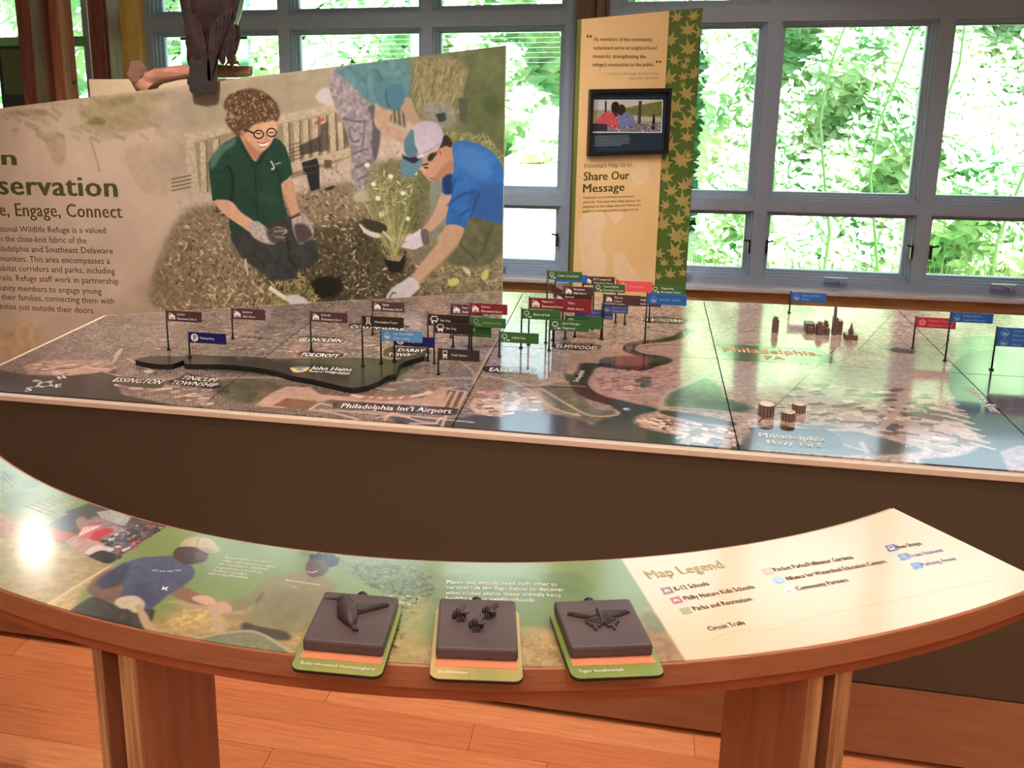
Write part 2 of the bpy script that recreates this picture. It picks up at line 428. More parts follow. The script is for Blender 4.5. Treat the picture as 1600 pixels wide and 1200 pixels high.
# glass lights left of the bay
win = struct(thing('window_12', 'x', 'x')); del win['category']; del win['label']
g0, g1 = X0, cL0 - .14
MB().box(g0, g1, YW + .03, YW + .033, .1, 3.5).build('window_glass', GLASS, win)
fr = MB()
for xx in (wx(138, 100), g0 + .03): fr.box(xx - .02, xx + .02, YW, YW + .06, 0, 3.5)
fr.box(g0, g1, YW, YW + .06, 0, .1)
fr.build('window_frame', m_frame, win)
gz = wz(15, 66)
MB().box(g0, wx(136, 66), YW - .005, YW + .05, gz - .03, gz + .03).build('glazing_bar', mat('green_paint', (120, 190, 130), .5), win)
cab = thing('display_cabinet', 'dark teal display case behind the far left timber post', 'cabinet', (ony(27, 150, 5.3)[0], 5.3, 0))
zc = ony(27, 72, 5.3)[2]
MB().box(-.04, .16, -.1, .1, 0, zc).build('case_body', mat('teal_case', (30, 62, 62), .4), cab, bevel=.006)
MB().box(-.01, .15, -.104, -.10, zc - .28, zc - .02).build('case_panel', mat('teal_panel', (90, 110, 80), .5), cab)

# ================================================================== THE MAP TABLE
ZT = 0.748
TX0, TX1, TY0, TYM, TY1 = -1.80, 2.20, 2.165, 2.868, 3.60
surf_t = lambda x, yy: onz(x, yy, ZT)
tbl = thing('map_table', 'large table topped with a glossy aerial map of the city', 'table', (0, 0, 0))
outl = [(TX0, TY0), (TX1, TY0), (TX1, TY1), (-.50, TY1), (TX0, 2.96)]
def off(poly, d):
    c = []
    n = len(poly)
    for i in range(n):
        p = np.array(poly[i]); a = np.array(poly[i - 1]); b = np.array(poly[(i + 1) % n])
        e1 = (p - a) / np.linalg.norm(p - a); e2 = (b - p) / np.linalg.norm(b - p)
        n1 = np.array([e1[1], -e1[0]]); n2 = np.array([e2[1], -e2[0]]); m = (n1 + n2); m /= m.dot(n1)
        c.append(tuple(p + m * d))
    return c
o3 = off(outl, .02)
MB().prism([(x, yy, 0) for x, yy in o3], (0, 0, ZT - .0185), (0, 0, ZT - .004)).build('top_board', m_cream, tbl, bevel=.0015)
o4 = off(outl, .012)
MB().prism([(x, yy, 0) for x, yy in o4], (0, 0, .205), (0, 0, ZT - .0185)).build('side_panel', m_table, tbl)
o5 = off(outl, .006)
MB().prism([(x, yy, 0) for x, yy in o5], (0, 0, .2), (0, 0, .205)).build('shadow_gap', m_black, tbl)
o6 = off(outl, .012)
MB().prism([(x, yy, 0) for x, yy in o6], (0, 0, .018), (0, 0, .2)).build('plinth', m_plinth, tbl)
MB().prism([(x, yy, 0) for x, yy in off(outl, -.02)], (0, 0, 0), (0, 0, .018)).build('toe_recess', m_black, tbl)

# ---- the printed map, in table metres
cv = Canvas(lambda x, yy: (lambda p: (p[0] - TX0, p[1] - TY0))(surf_t(x, yy)), TX1 - TX0, TY1 - TY0, 600, (104, 90, 84))
h_, w_ = cv.h, cv.w
big = fnoise(h_, w_, 260, 4); mid = fnoise(h_, w_, 30, 4); fine = fnoise(h_, w_, 5, 2); fine2 = RNG.rand(h_, w_)
xx = np.linspace(0, 1, w_)[None, :]
A = np.array([128, 112, 106.]) / 255; B = np.array([206, 182, 176.]) / 255
t = np.clip((xx - 0.30) * 3.0, 0, 1)[..., None] * np.ones((h_, 1, 1))
cv.a = (A * (1 - t) + B * t) * (0.72 + 0.30 * big + 0.30 * mid)[..., None]
# streets of row houses: fine rows at an angle
yy_, xx_ = np.mgrid[0:h_, 0:w_]
rowsn = 0.5 + 0.5 * np.sin((xx_ * .9 + yy_ * .45) * 1.1); cols_ = (((xx_ * .45 - yy_ * .9) % 13) < 2)
cv.a *= (0.86 + 0.12 * rowsn + 0.5 * (fine - .5) + 0.30 * (fine2 - .5))[..., None]
cv.a[cols_] *= 1.08
rg = np.random.RandomState(5)
def wh(poly, n, size, cols, a=.85, ang=.45): cv.speck(poly, n, size, cols, rg, a, 2.0, ang)
PK = [(214, 188, 180), (190, 160, 152), (170, 140, 132), (120, 84, 76), (230, 210, 204)]
# pink and pale districts
cv.poly([(915,560),(960,545),(1070,528),(1110,560),(1105,585),(1040,612),(1030,640),(960,632),(925,610),(912,590)], (176,138,132), .7, 3, True, .25, 10)
cv.poly([(820,620),(870,585),(915,575),(905,600),(890,612),(860,622)], (178,146,134), .7, 3, True, .3, 8)
cv.poly([(1120,572),(1300,575),(1440,560),(1480,600),(1400,640),(1250,625),(1140,610)], (176,160,162), .75, 8, True, .25, 6)
cv.poly([(880,548),(960,545),(985,560),(940,570),(890,575)], (160,130,118), .6, 4, True, .3, 8)
cv.poly([(35,572),(70,562),(170,562),(185,575),(150,583),(100,588),(45,585)], (168,136,126), .8, 2, False, .3, 8)
cv.poly([(105,583),(120,575),(165,574),(160,582),(140,588),(108,588)], (206,160,146), .8, 1, False, .2, 8)
# green land
GR = (84, 88, 66)
cv.poly([(440,560),(620,562),(640,575),(600,600),(500,600),(450,590),(330,580),(300,570)], (74,72,56), .8, 4, True, .3, 14)
cv.poly([(330,600),(400,592),(440,606),(400,628),(360,626)], (84,80,62), .8, 3, True, .3, 10)
cv.poly([(1040,628),(1050,612),(1085,595),(1100,590),(1125,605),(1136,622),(1170,632),(1180,640),(1150,646),(1090,641),(1045,637)], (84,104,84), .9, 3, True, .3, 12)
cv.poly([(1090,625),(1150,630),(1170,640),(1120,642)], (64,84,60), .8, 4, True, .3, 12)
cv.poly([(845,605),(895,600),(912,620),(930,640),(960,640),(975,650),(950,660),(900,655),(862,630)], (78,84,70), .75, 4, True, .3, 12)
cv.poly([(880,582),(903,588),(900,602),(884,594)], (62,74,60), .95, 1)
cv.poly([(990,588),(1020,589),(1012,602),(996,604)], (74,84,76), .9, 1); cv.poly([(1000,597),(1018,594),(1015,604),(1000,607)], (70,78,66), .9, 1)
cv.poly([(1190,668),(1290,665),(1400,690),(1440,705),(1330,712),(1180,702),(1160,690)], (76,74,64), .9, 3, True, .3, 12)
cv.poly([(1500,530),(1560,528),(1640,545),(1640,575),(1560,575),(1495,560)], (110,140,116), .8, 5, True, .2, 14)
# water
WD = (46, 42, 50)
cv.poly([(-60,590),(0,579),(42,586),(98,588),(149,583),(183,577),(176,592),(191,617),(308,640),(320,650),(-60,620)], WD, .97, 2, False, .1, 20)
cv.poly([(600,640),(640,650),(700,655),(780,642),(850,645),(905,655),(930,670),(928,690),(760,680),(640,668)], (62,60,74), .95, 4, True, .15, 16)
river = [(1075,520),(1058,527),(1034,532),(1000,535),(987,539),(983,547),(1004,555),(1029,558),(1041,563),(1023,570),(1002,576),(981,576),(949,571),(927,572),(912,583),(904,597),(912,610),(931,621),(961,629),(991,636)]
cv.poly([(940,560),(985,556),(1030,560),(1040,564),(1020,571),(1000,577),(965,576),(940,572)], (72,70,66), .95, 2, True, .2, 12)
cv.line(river, .030, (46,38,38), .96, 2, True)
cv.line(river[13:], .042, (46,38,40), .9, 3, True)
cv.poly([(960,625),(990,630),(1030,640),(1000,648),(992,662),(1040,676),(1100,684),(1150,692),(1160,705),(1030,700),(925,690),(926,664),(955,652),(975,644)], (50,66,72), .97, 3, True, .15, 20)
cv.poly([(1010,672),(1060,681),(1150,697),(1210,708),(1200,716),(1050,700),(1000,690)], (58,76,52), .6, 5, True)
cv.poly([(1034,641),(1090,648),(1140,658),(1150,664),(1125,668),(1070,655),(1040,650)], (50,50,44), .95, 2, True)
cv.poly([(1487,575),(1500,560),(1540,548),(1640,560),(1640,760),(1440,722),(1500,712),(1535,695),(1528,680),(1500,655),(1490,625),(1482,600)], (62,68,86), .97, 3, True, .15, 20)
cv.poly([(1538,612),(1640,612),(1640,665),(1570,655),(1545,640)], (98,78,74), .95, 2, False, .3, 8)
cv.poly([(1562,706),(1590,696),(1640,700),(1640,745),(1575,735)], (168,140,150), .95, 1, False, .3, 8)
# navy yard, airport
cv.poly([(997,665),(1005,650),(1035,647),(1065,655),(1085,660),(1140,665),(1152,672),(1150,695),(1110,692),(1060,680),(1015,672)], (172,140,130), .95, 1, False, .4, 6)
wh([(1000,663),(1008,652),(1060,657),(1145,672),(1145,690),(1060,676)], 130, .022, PK + [(96,70,66)], .95, -.4)
wh([(1050,680),(1150,694),(1140,702),(1050,688)], 18, .03, PK, .9, 1.2)
cv.poly([(398,634),(422,615),(447,604),(485,605),(500,616),(560,621),(600,627),(660,622),(690,604),(722,606),(712,642),(640,640),(600,632),(520,624),(440,638)], (196,158,146), .92, 1, False, .15, 12)
cv.poly([(426,634),(447,622),(496,627),(481,640)], (126,84,66), .95, 1, False, .2, 8)
cv.poly([(700,608),(726,605),(716,640),(690,642)], (112,80,66), .9, 1)
cv.line([(553,617),(600,622),(640,620),(668,612)], .018, (226,196,180), 1, 1, True)
for a_ in (575, 590, 606, 622, 638): cv.line([(a_, 619), (a_ - 8, 625)], .016, (170,120,100), 1, 1)
for L in ([(484,640),(500,630),(530,636),(640,650),(740,660)], [(588,653),(605,650),(640,640)], [(640,661),(680,662),(690,652)], [(705,612),(690,640)], [(716,610),(702,640)], [(728,612),(716,636)],
          [(560,655),(520,645),(484,640)], [(600,656),(612,645),(655,658),(684,662)], [(700,608),(728,612)], [(690,640),(716,637)], [(700,640),(690,668)], [(640,652),(560,644),(500,640)]):
    cv.line(L, .008, (206,176,166), .95, 1)
cv.poly([(732,636),(740,622),(782,624),(790,640),(785,652),(748,648)], (200,168,156), .9, 1, False, .3, 8)
cv.poly([(745,612),(775,608),(780,618),(748,622)], (176,120,104), .85, 1, False, .3, 6)
wh([(735,650),(745,610),(830,612),(850,640),(790,650)], 70, .022, PK, .9)
wh([(780,612),(815,612),(815,640),(782,636)], 40, .026, [(206,190,190), (150,130,126)], .8, 1.4)
# pale sheds and blocks
wh([(1190,612),(1300,600),(1440,610),(1470,640),(1400,672),(1180,655)], 150, .032, PK + [(96,80,76), (110,96, 92)], .85, .4)
wh([(1400,630),(1500,640),(1520,690),(1470,705),(1380,675)], 120, .036, PK + [(96,84,84)], .9, -.25)
for k in range(9): cv.line([(1452 + k * 8, 612 + k * 10), (1490 + k * 8, 622 + k * 10)], .012, (206,190,186), .95, 1)
wh([(180,600),(250,600),(330,610),(330,634),(240,615)], 60, .025, PK, .8)
wh([(120,545),(250,520),(640,500),(780,520),(700,560),(300,545)], 420, .013, PK, .55)
wh([(240,500),(780,470),(780,500),(500,520),(250,525)], 260, .016, [(130,116,108), (70,62,58), (160,146,136)], .5)
wh([(490,545),(640,530),(640,560),(500,560)], 90, .014, PK, .7)
wh([(840,500),(1060,490),(1060,530),(850,545)], 220, .016, [(150,130,124), (90,76,72), (180,160,152)], .6)
wh([(930,580),(1050,570),(1095,580),(1030,620),(940,610)], 320, .010, [(150,104,104), (206,170,160), (120,70,70), (196,156,150)], .8, .3)
wh([(1130,575),(1440,565),(1460,600),(1260,620),(1140,605)], 420, .009, [(200,188,190), (140,124,126)], .6, .3)
wh([(40,565),(180,565),(180,580),(60,586)], 60, .022, PK, .8)
# roads
RD = (184, 160, 150)
for L, wd_ in (([(1472,557),(1440,587),(1413,615),(1409,632),(1377,668),(1340,672),(1240,655)], .018), ([(1155,648),(1240,655),(1330,668),(1420,690),(1455,695),(1470,680)], .016),
               ([(1010,548),(1075,545),(1110,575),(1112,582),(1040,612),(960,610)], .010), ([(760,590),(800,596),(835,615),(860,636),(900,646)], .012), ([(610,600),(680,592),(745,592)], .009),
               ([(800,596),(842,606),(880,628),(925,650),(960,640)], .010), ([(845,600),(915,604)], .006), ([(1064,510),(1080,545)], .006), ([(1040,638),(1036,620),(1060,606),(1086,594)], .010),
               ([(1040,636),(1100,640),(1180,648),(1240,654)], .010), ([(1150,665),(1190,640),(1300,560)], .006), ([(745,592),(760,560),(785,520),(818,460)], .010), ([(180,575),(200,590),(280,592),(420,590),(520,600),(600,608)], .008),
               ([(178,558),(190,545),(176,567)], .010), ([(200,560),(214,568),(240,580)], .007), ([(620,560),(700,556),(740,590)], .006), ([(1200,668),(1260,680),(1300,690),(1345,703)], .009), ([(1345,690),(1355,708)], .012)):
    cv.line(L, wd_, RD, .85, 1, True)
cv.line([(812,605),(900,605)], .007, (60,48,44), .9, 1)
for L in ([(970,546),(1030,538),(1070,540)], [(1080,545),(1082,530),(1160,520),(1240,505)], [(1120,505),(1150,495)], [(1340,548),(1395,490)], [(1185,660),(1302,548)], [(1105,518),(1150,492),(1160,492)], [(1180,476),(1200,485),(1235,500)], [(1472,545),(1484,530),(1560,525)]):
    cv.line(L, .0035, (70,60,60), .85, 0)
# dark lozenges behind the names, and the compass
def lozenge(q, col=(44, 34, 34), a=.92): cv.poly(q, col, a, 1, True)
lozenge([(170,592),(185,588),(250,594),(256,600),(245,607),(185,601)]); lozenge([(280,590),(290,585),(335,590),(345,600),(335,607),(270,600),(260,597)])
lozenge([(466,529),(475,525),(530,528),(537,531),(528,536),(475,532)]); lozenge([(465,553),(474,549),(528,551),(536,555),(526,559),(472,557)])
lozenge([(600,550),(612,542),(664,544),(672,553),(655,561),(606,557)]); lozenge([(545,508),(556,505),(632,508),(640,511),(620,515),(556,513)])
lozenge([(755,577),(766,572),(828,574),(838,578),(826,584),(768,583)]); lozenge([(866,541),(878,536),(932,538),(938,543),(928,547),(876,546)])
lozenge([(520,633),(532,627),(620,632),(705,637),(714,643),(700,649),(600,643),(530,638)], (58,40,38)); lozenge([(1002,499),(1012,495),(1068,498),(1074,502),(1062,506),(1010,503)], a=.6)
cv.poly([(1170,668),(1290,670),(1312,683),(1318,697),(1298,703),(1205,697),(1182,689)], (44,38,34), .95, 1)
cv.poly([(1120,537),(1282,545),(1310,568),(1150,564),(1128,553)], (80,100,66), .92, 1)
cv.poly([(1380,545),(1400,543),(1432,548),(1428,553),(1400,551)], (70,60,60), .8, 1)
lozenge([(452,573),(458,570),(545,572),(552,580),(545,587),(458,583)], (50,48,44))
lozenge([(223,580),(232,578),(240,580),(232,583)], (214,200,190)); lozenge([(630,593),(638,591),(646,593),(638,595)], (226,216,206)); lozenge([(974,605),(985,603),(992,606),(984,609)], (226,200,190))
lozenge([(972,639),(980,637),(986,640),(979,642)], (110,150,200)); lozenge([(1482,679),(1490,677),(1496,680),(1489,683)], (110,150,190)); lozenge([(1257,579),(1266,577),(1275,580),(1266,583)], (210,200,200))
cv.poly([(453,575),(480,574),(481,577),(474,581),(461,582),(456,579)], (226,190,120), 1, 1, True); cv.poly([(459,577),(473,576),(470,579)], (120,140,150), 1, 1, True)
cv.poly([(52,606),(58,601),(62,595),(68,597),(84,594),(80,599),(86,604),(76,603),(64,606),(60,604)], (206,200,200), 1, 1)
cv.poly([(63,601),(68,598),(76,598),(78,601),(72,603),(65,603)], WD, 1, 1, True)
IMG_MAP = cv.image('map_print')
m_map = print_mat('map_print', IMG_MAP, 0.11, 0.5)
m_map.node_tree.nodes['Principled BSDF'].inputs['Coat Weight'].default_value = 0.12
m_map.node_tree.nodes['Principled BSDF'].inputs['Coat Roughness'].default_value = 0.04
# ---- acrylic tiles with open seams
xc_ = [TX0, -1.07, -.414, .245, .898, 1.55, TX1]; yc_ = [TY0, TYM, TY1]; gp = .0016
def clip_left(poly):                             # keep the side right of the chamfer line (-1.8, 2.96) - (-.5, 3.6)
    a = np.array((TX0, 2.96)); b = np.array((-.50, TY1)); e = b - a; out = []
    side = lambda p: e[0] * (p[1] - a[1]) - e[1] * (p[0] - a[0])
    for i in range(len(poly)):
        p = np.array(poly[i]); q = np.array(poly[(i + 1) % len(poly)]); sp, sq = side(p), side(q)
        if sp <= 0: out.append(tuple(p))
        if sp * sq < 0: out.append(tuple(p + (q - p) * sp / (sp - sq)))
    return out
for i in range(len(xc_) - 1):
    for j in range(2):
        q = clip_left([(xc_[i] + gp, yc_[j] + gp), (xc_[i + 1] - gp, yc_[j] + gp), (xc_[i + 1] - gp, yc_[j + 1] - gp), (xc_[i] + gp, yc_[j + 1] - gp)])
        if len(q) < 3: continue
        o = MB().prism([(x, yy, 0) for x, yy in q], (0, 0, ZT - .0038), (0, 0, ZT)).build('map_tile', m_map, tbl)
        set_uv(o, lambda c: ((c.x - TX0) / (TX1 - TX0), (c.y - TY0) / (TY1 - TY0)))
# dark bed under the tile seams
MB().prism([(x, yy, 0) for x, yy in off(outl, -.001)], (0, 0, ZT - .0041), (0, 0, ZT - .0039)).build('seam_bed', mat('seam_black', (8, 8, 8), .95, spec=.05), tbl)

# ---- names printed on the map
up = (0, 0, 1)
m_orange = mat('orange_ink', (240, 160, 110), .5)
def mname(body, p0, p1, hpx, mt=m_white, bold=.03, ital=.0):
    return lettering(body, p0, p1, hpx, surf_t, up, mt, tbl, .0005, bold, V_=None, ital=ital, name='lettering')
mname('ESSINGTON', (175,596), (249,600.5), 6.5); mname('TINICUM', (281,592.5), (334,597), 6); mname('TOWNSHIP', (264,600), (336,605), 6)
mname('GLENOLDEN', (466,532), (532,535), 5); mname('FOLCROFT', (470,556), (527,559), 5); mname('COLLINGDALE', (546,512), (630,516), 4)
mname('DARBY', (621,549), (662,551), 4.6); mname('TOWNSHIP', (605,556), (670,558), 4.4); mname('EASTWICK', (764,580), (831,584), 5.5); mname('ELMWOOD', (869,543), (932,547), 5)
mname('KINGSESSING', (1003,501), (1072,504), 4); mname("Philadelphia Int'l Airport", (532,637), (705,646), 6.8, bold=.035)
mname('Philadelphia,', (1131,549.5), (1284,556), 6.8, m_orange, .04); mname('PA', (1197,561.5), (1228,562.5), 5.6, m_orange, .04)
mname('Philadelphia', (1187,683), (1291,690), 6.4, bold=.04); mname('Navy Yard', (1200,694), (1284,699.5), 6.4, bold=.04)
ZR = ZT + .016
surf_r = lambda x, yy: onz(x, yy, ZR)
mname('W', (47,596), (57,598), 5); mname('N', (93,593), (104,591), 5); mname('S', (38,612), (50,611), 6); mname('E', (86,606), (96,605), 5)
mname('291', (632,594.5), (644,595), 3, mat('shield_ink', (70,60,60), .5)); mname('291', (978,607.5), (989,608), 3, mat('shield_ink', (70,60,60), .5))
mname('95', (975,641), (983,641.3), 3.4); mname('76', (1485,681.5), (1494,682), 3.4); mname('95', (1414,700), (1424,701.5), 4)
lettering('Schuylkill', (903,597), (914,580), -.014, surf_t, up, m_white, tbl, .0005, .0)
lettering('Delaware River', (1505,605), (1550,645), -.03, surf_t, up, m_white, tbl, .0005, .0)

# ---- raised dark piece with the refuge
top = [(213,561),(232,557),(252,556),(284,557),(300,553),(330,556),(380,557),(420,560),(436,565),(455,560),(500,560),(560,559),(600,561),(616,564),(634,558),(650,553),(664,551),(662,556),(645,561),(630,566),(621,574),(619,585),(607,586),(594,594),(575,602),(550,606),(520,600),(485,592),(455,587),(432,580),(405,575),(370,571),(340,569),(292,569),(289,566),(286,563),(270,569),(250,569),(230,567),(214,563)]
# the photo shows the top face, so its outline lies at the top height
P = smooth_poly([onz(x, yy, ZR)[:2] for x, yy in top], 2)
cr = Canvas(lambda x, yy: (lambda p: (p[0] + 1.6, p[1] - 2.2))(surf_r(x, yy)), 1.3, .8, 600, (62, 58, 50))
n_ = fnoise(cr.h, cr.w, 60, 4); n2 = fnoise(cr.h, cr.w, 7, 3)
cr.a *= (.42 + .5 * n_ + .35 * n2)[..., None]
cr.poly([(460,560),(600,560),(620,570),(610,585),(560,590),(540,572),(470,566)], (66,76,46), .7, 6, True, .3, 12)
cr.poly([(452,573),(458,570),(545,572),(552,580),(545,587),(458,583)], (40,36,34), .95, 1, True)
cr.poly([(455,574),(481,573),(482,577),(474,581),(461,582),(456,579)], (232,200,130), 1, 1, True)
cr.poly([(457,573),(480,573),(480,575.5),(457,575.5)], (70,110,150), .9, 1)
cr.poly([(461,578),(468,575),(476,577),(470,580)], (110,140,160), 1, 1)
m_ref = print_mat('refuge_print', cr.image('refuge_print'), .18, .5)
sl_ = MB().prism([(p[0], p[1], 0) for p in P], (0, 0, ZT), (0, 0, ZR - .0006)).build('refuge_slab', m_black, tbl)
tp = MB().prism([(p[0], p[1], 0) for p in P], (0, 0, ZR - .0006), (0, 0, ZR)).build('refuge_top', m_ref, sl_)
set_uv(tp, lambda c: ((c.x + 1.6) / 1.3, (c.y - 2.2) / .8))
lettering('John Heinz', (484,577.5), (549,580.5), 5.4, surf_r, up, m_white, sl_, .0006, .035)
lettering('National Wildlife Refuge', (482,581.5), (546,584.5), 2.6, surf_r, up, m_white, sl_, .0006, .02)
lettering('at Tinicum', (518,584.5), (545,586), 2.4, surf_r, up, m_white, sl_, .0006, .02)

# ---- little buildings and stadiums standing on the map
m_mini = mat('model_brown', (104, 74, 68), .35); m_minip = mat('model_pale', (150, 130, 120), .35)
def tower(xa, xb, yb, yt, dep=.028, cap=None, m=m_mini):
    b = onz((xa + xb) / 2, yb, ZT); Yt = b[1]
    x0 = ony(xa, yb, Yt)[0]; x1 = ony(xb, yb, Yt)[0]; zt = ony((xa + xb) / 2, yt, Yt)[2]
    q = MB().box(x0, x1, Yt, Yt + dep, ZT, zt)
    nw = max(2, int((zt - ZT) / .012))
    for k in range(1, nw): q.box(x0 - .0006, x1 + .0006, Yt - .0006, Yt + dep, ZT + (zt - ZT) * k / nw, ZT + (zt - ZT) * k / nw + .002)
    cxm = (x0 + x1) / 2; wq = (x1 - x0)
    if cap == 'spire':
        zt2 = ony(xa + 1, yt - 9, Yt)[2]; q.box(x0, x0 + wq * .5, Yt, Yt + dep * .6, zt, zt + .03).tube([(x0 + wq * .25, Yt + .01, zt + .03), (x0 + wq * .25, Yt + .01, zt + .062)], [.004, .0005], 6)
    if cap == 'step': q.box(x0 + wq * .2, x1 - wq * .2, Yt + .004, Yt + dep - .004, zt, zt + .008)
    if cap == 'dome': q.box(cxm - wq * .18, cxm + wq * .18, Yt + dep * .3, Yt + dep * .7, zt, zt + .014).tube([(cxm, Yt + dep * .5, zt + .014), (cxm, Yt + dep * .5, zt + .036)], [.005, .0008], 6)
    return q.build('model_building', m, tbl)
tower(1207,1216,520,500, cap='step'); tower(1258,1273,519,506, .04); tower(1276,1285.5,524,508, cap='step'); tower(1287,1294,520,506, cap='step')
tower(1301,1308,524,497, cap='spire'); tower(1309,1315.5,523,502); tower(1321,1340,532,524, .04, cap='dome'); tower(1262,1270,522,512); tower(1290,1296,524,513)
for (xa, xb, yt, yb, dome) in ((1186,1210,637,653,1), (1239,1259,635,647,0), (1222,1243,648,660,0)):
    b = onz((xa + xb) / 2, yb, ZT); rr = (ony(xb, yb, b[1])[0] - ony(xa, yb, b[1])[0]) / 2; c = (b[0], b[1] + rr)
    zt = ZT + .030 if dome else ZT + .022
    seg = 28; V = []; rings = [(rr, ZT), (rr * 1.03, zt), (rr * .9, zt + .002), (rr * .62, zt - (.001 if dome else .012)), (0.001, zt + (.001 if dome else -.012))]
    for r1, z1 in rings:
        for k in range(seg): V.append((c[0] + r1 * math.cos(2 * math.pi * k / seg), c[1] + r1 * math.sin(2 * math.pi * k / seg), z1))
    Fo = [(i * seg + k, i * seg + (k + 1) % seg, (i + 1) * seg + (k + 1) % seg, (i + 1) * seg + k) for i in range(1) for k in range(seg)]
    V2 = V[seg:]
    Ft = [(i * seg + k, i * seg + (k + 1) % seg, (i + 1) * seg + (k + 1) % seg, (i + 1) * seg + k) for i in range(0, 3) for k in range(seg)]
    s_ = mesh('model_stadium', V[:2 * seg], Fo, m_mini, tbl)
    mesh('stadium_roof', V2, Ft, mat('white_model', (226, 214, 206), .35), s_)
    for k in range(0, seg, 2):
        a = 2 * math.pi * k / seg
    q = MB()
    for k in range(14):
        a = 2 * math.pi * k / 14; q.tube([(c[0] + rr * 1.02 * math.cos(a), c[1] + rr * 1.02 * math.sin(a), ZT), (c[0] + rr * 1.05 * math.cos(a), c[1] + rr * 1.05 * math.sin(a), zt)], .0012, 5)
    q.build('stadium_column', m_minip, s_)['kind'] = 'stuff'
# ================================================================== FLAGS standing on the map
BR = (78, 50, 50); DK = (46, 36, 34); RE = (128, 36, 44); GN = (52, 100, 50); NV = (22, 26, 96); BL = (34, 96, 176); LB = (84, 152, 212); CO = (226, 84, 92); VI = (64, 82, 142)
def icon_geo(kind):
    """white pictogram in a unit square, list of polygons"""
    R = []
    def rect(a, b, c, d): R.append([(a, b), (c, b), (c, d), (a, d)])
    def disc(cx_, cy_, r, n=14, r2=None):
        if r2 is None: R.append([(cx_ + r * math.cos(6.2832 * k / n), cy_ + r * math.sin(6.2832 * k / n)) for k in range(n)])
        else:
            for k in range(n):
                a, b = 6.2832 * k / n, 6.2832 * (k + 1) / n
                R.append([(cx_ + r2 * math.cos(a), cy_ + r2 * math.sin(a)), (cx_ + r * math.cos(a), cy_ + r * math.sin(a)), (cx_ + r * math.cos(b), cy_ + r * math.sin(b)), (cx_ + r2 * math.cos(b), cy_ + r2 * math.sin(b))])
    if kind == 'school':
        R.append([(.0, .45), (.5, .85), (1, .45)]); rect(.08, .05, .26, .45); rect(.36, .05, .44, .45); rect(.58, .05, .66, .45); rect(.76, .05, .92, .45); rect(.26, .3, .76, .45); R.append([(.05, .72), (.3, .98), (.34, .92), (.09, .66)])
    elif kind == 'tree':
        disc(.35, .62, .34, 14, .26); rect(.32, .0, .38, .5); rect(.6, .12, 1.0, .22); rect(.64, 0, .7, .12); rect(.78, 0, .84, .12); rect(.92, 0, .98, .12)
    elif kind == 'bus':
        rect(.15, .12, .85, .22); rect(.15, .42, .22, .95); rect(.78, .42, .85, .95); rect(.15, .22, .85, .45); rect(.15, .88, .85, .98); rect(.2, 0, .34, .12); rect(.66, 0, .8, .12); rect(.0, .45, .08, .75); rect(.92, .45, 1, .75)
    elif kind == 'train':
        rect(.25, .25, .75, .52); rect(.25, .52, .32, .9); rect(.68, .52, .75, .9); rect(.25, .84, .75, .95); R.append([(.2, 0), (.32, 0), (.42, .22), (.3, .22)]); R.append([(.68, 0), (.8, 0), (.7, .22), (.58, .22)]); rect(.3, .06, .7, .12)
    elif kind == 'tower':
        rect(.25, .9, .75, 1.0); rect(.28, .62, .72, .7); rect(.28, .7, .36, .9); rect(.64, .7, .72, .9); R.append([(.15, 0), (.25, 0), (.42, .62), (.34, .62)]); R.append([(.75, 0), (.85, 0), (.66, .62), (.58, .62)]); R.append([(.25, .12), (.7, .42), (.66, .48), (.23, .2)]); R.append([(.75, .12), (.3, .42), (.34, .48), (.77, .2)])
    elif kind == 'drop':
        pts = [(.5, 1)] + [(.5 + .38 * math.cos(a), .38 + .36 * math.sin(a)) for a in [math.radians(20 - 220 * k / 12) for k in range(13)]]
        for k in range(len(pts)):
            a, b = pts[k], pts[(k + 1) % len(pts)]; c = (.5, .42)
            R.append([a, b, (b[0] * .86 + c[0] * .14, b[1] * .86 + c[1] * .14), (a[0] * .86 + c[0] * .14, a[1] * .86 + c[1] * .14)])
        R.append([(.22, .42), (.5, .5), (.78, .34), (.72, .2), (.5, .14), (.32, .22)])
    elif kind == 'flower':
        for k in range(5):
            a = math.radians(90 + 72 * k); c = (.5 + .28 * math.cos(a), .5 + .28 * math.sin(a)); disc(c[0], c[1], .17, 10)
    elif kind == 'park':
        disc(.5, .5, .5, 20)
    return R
_ico = {}
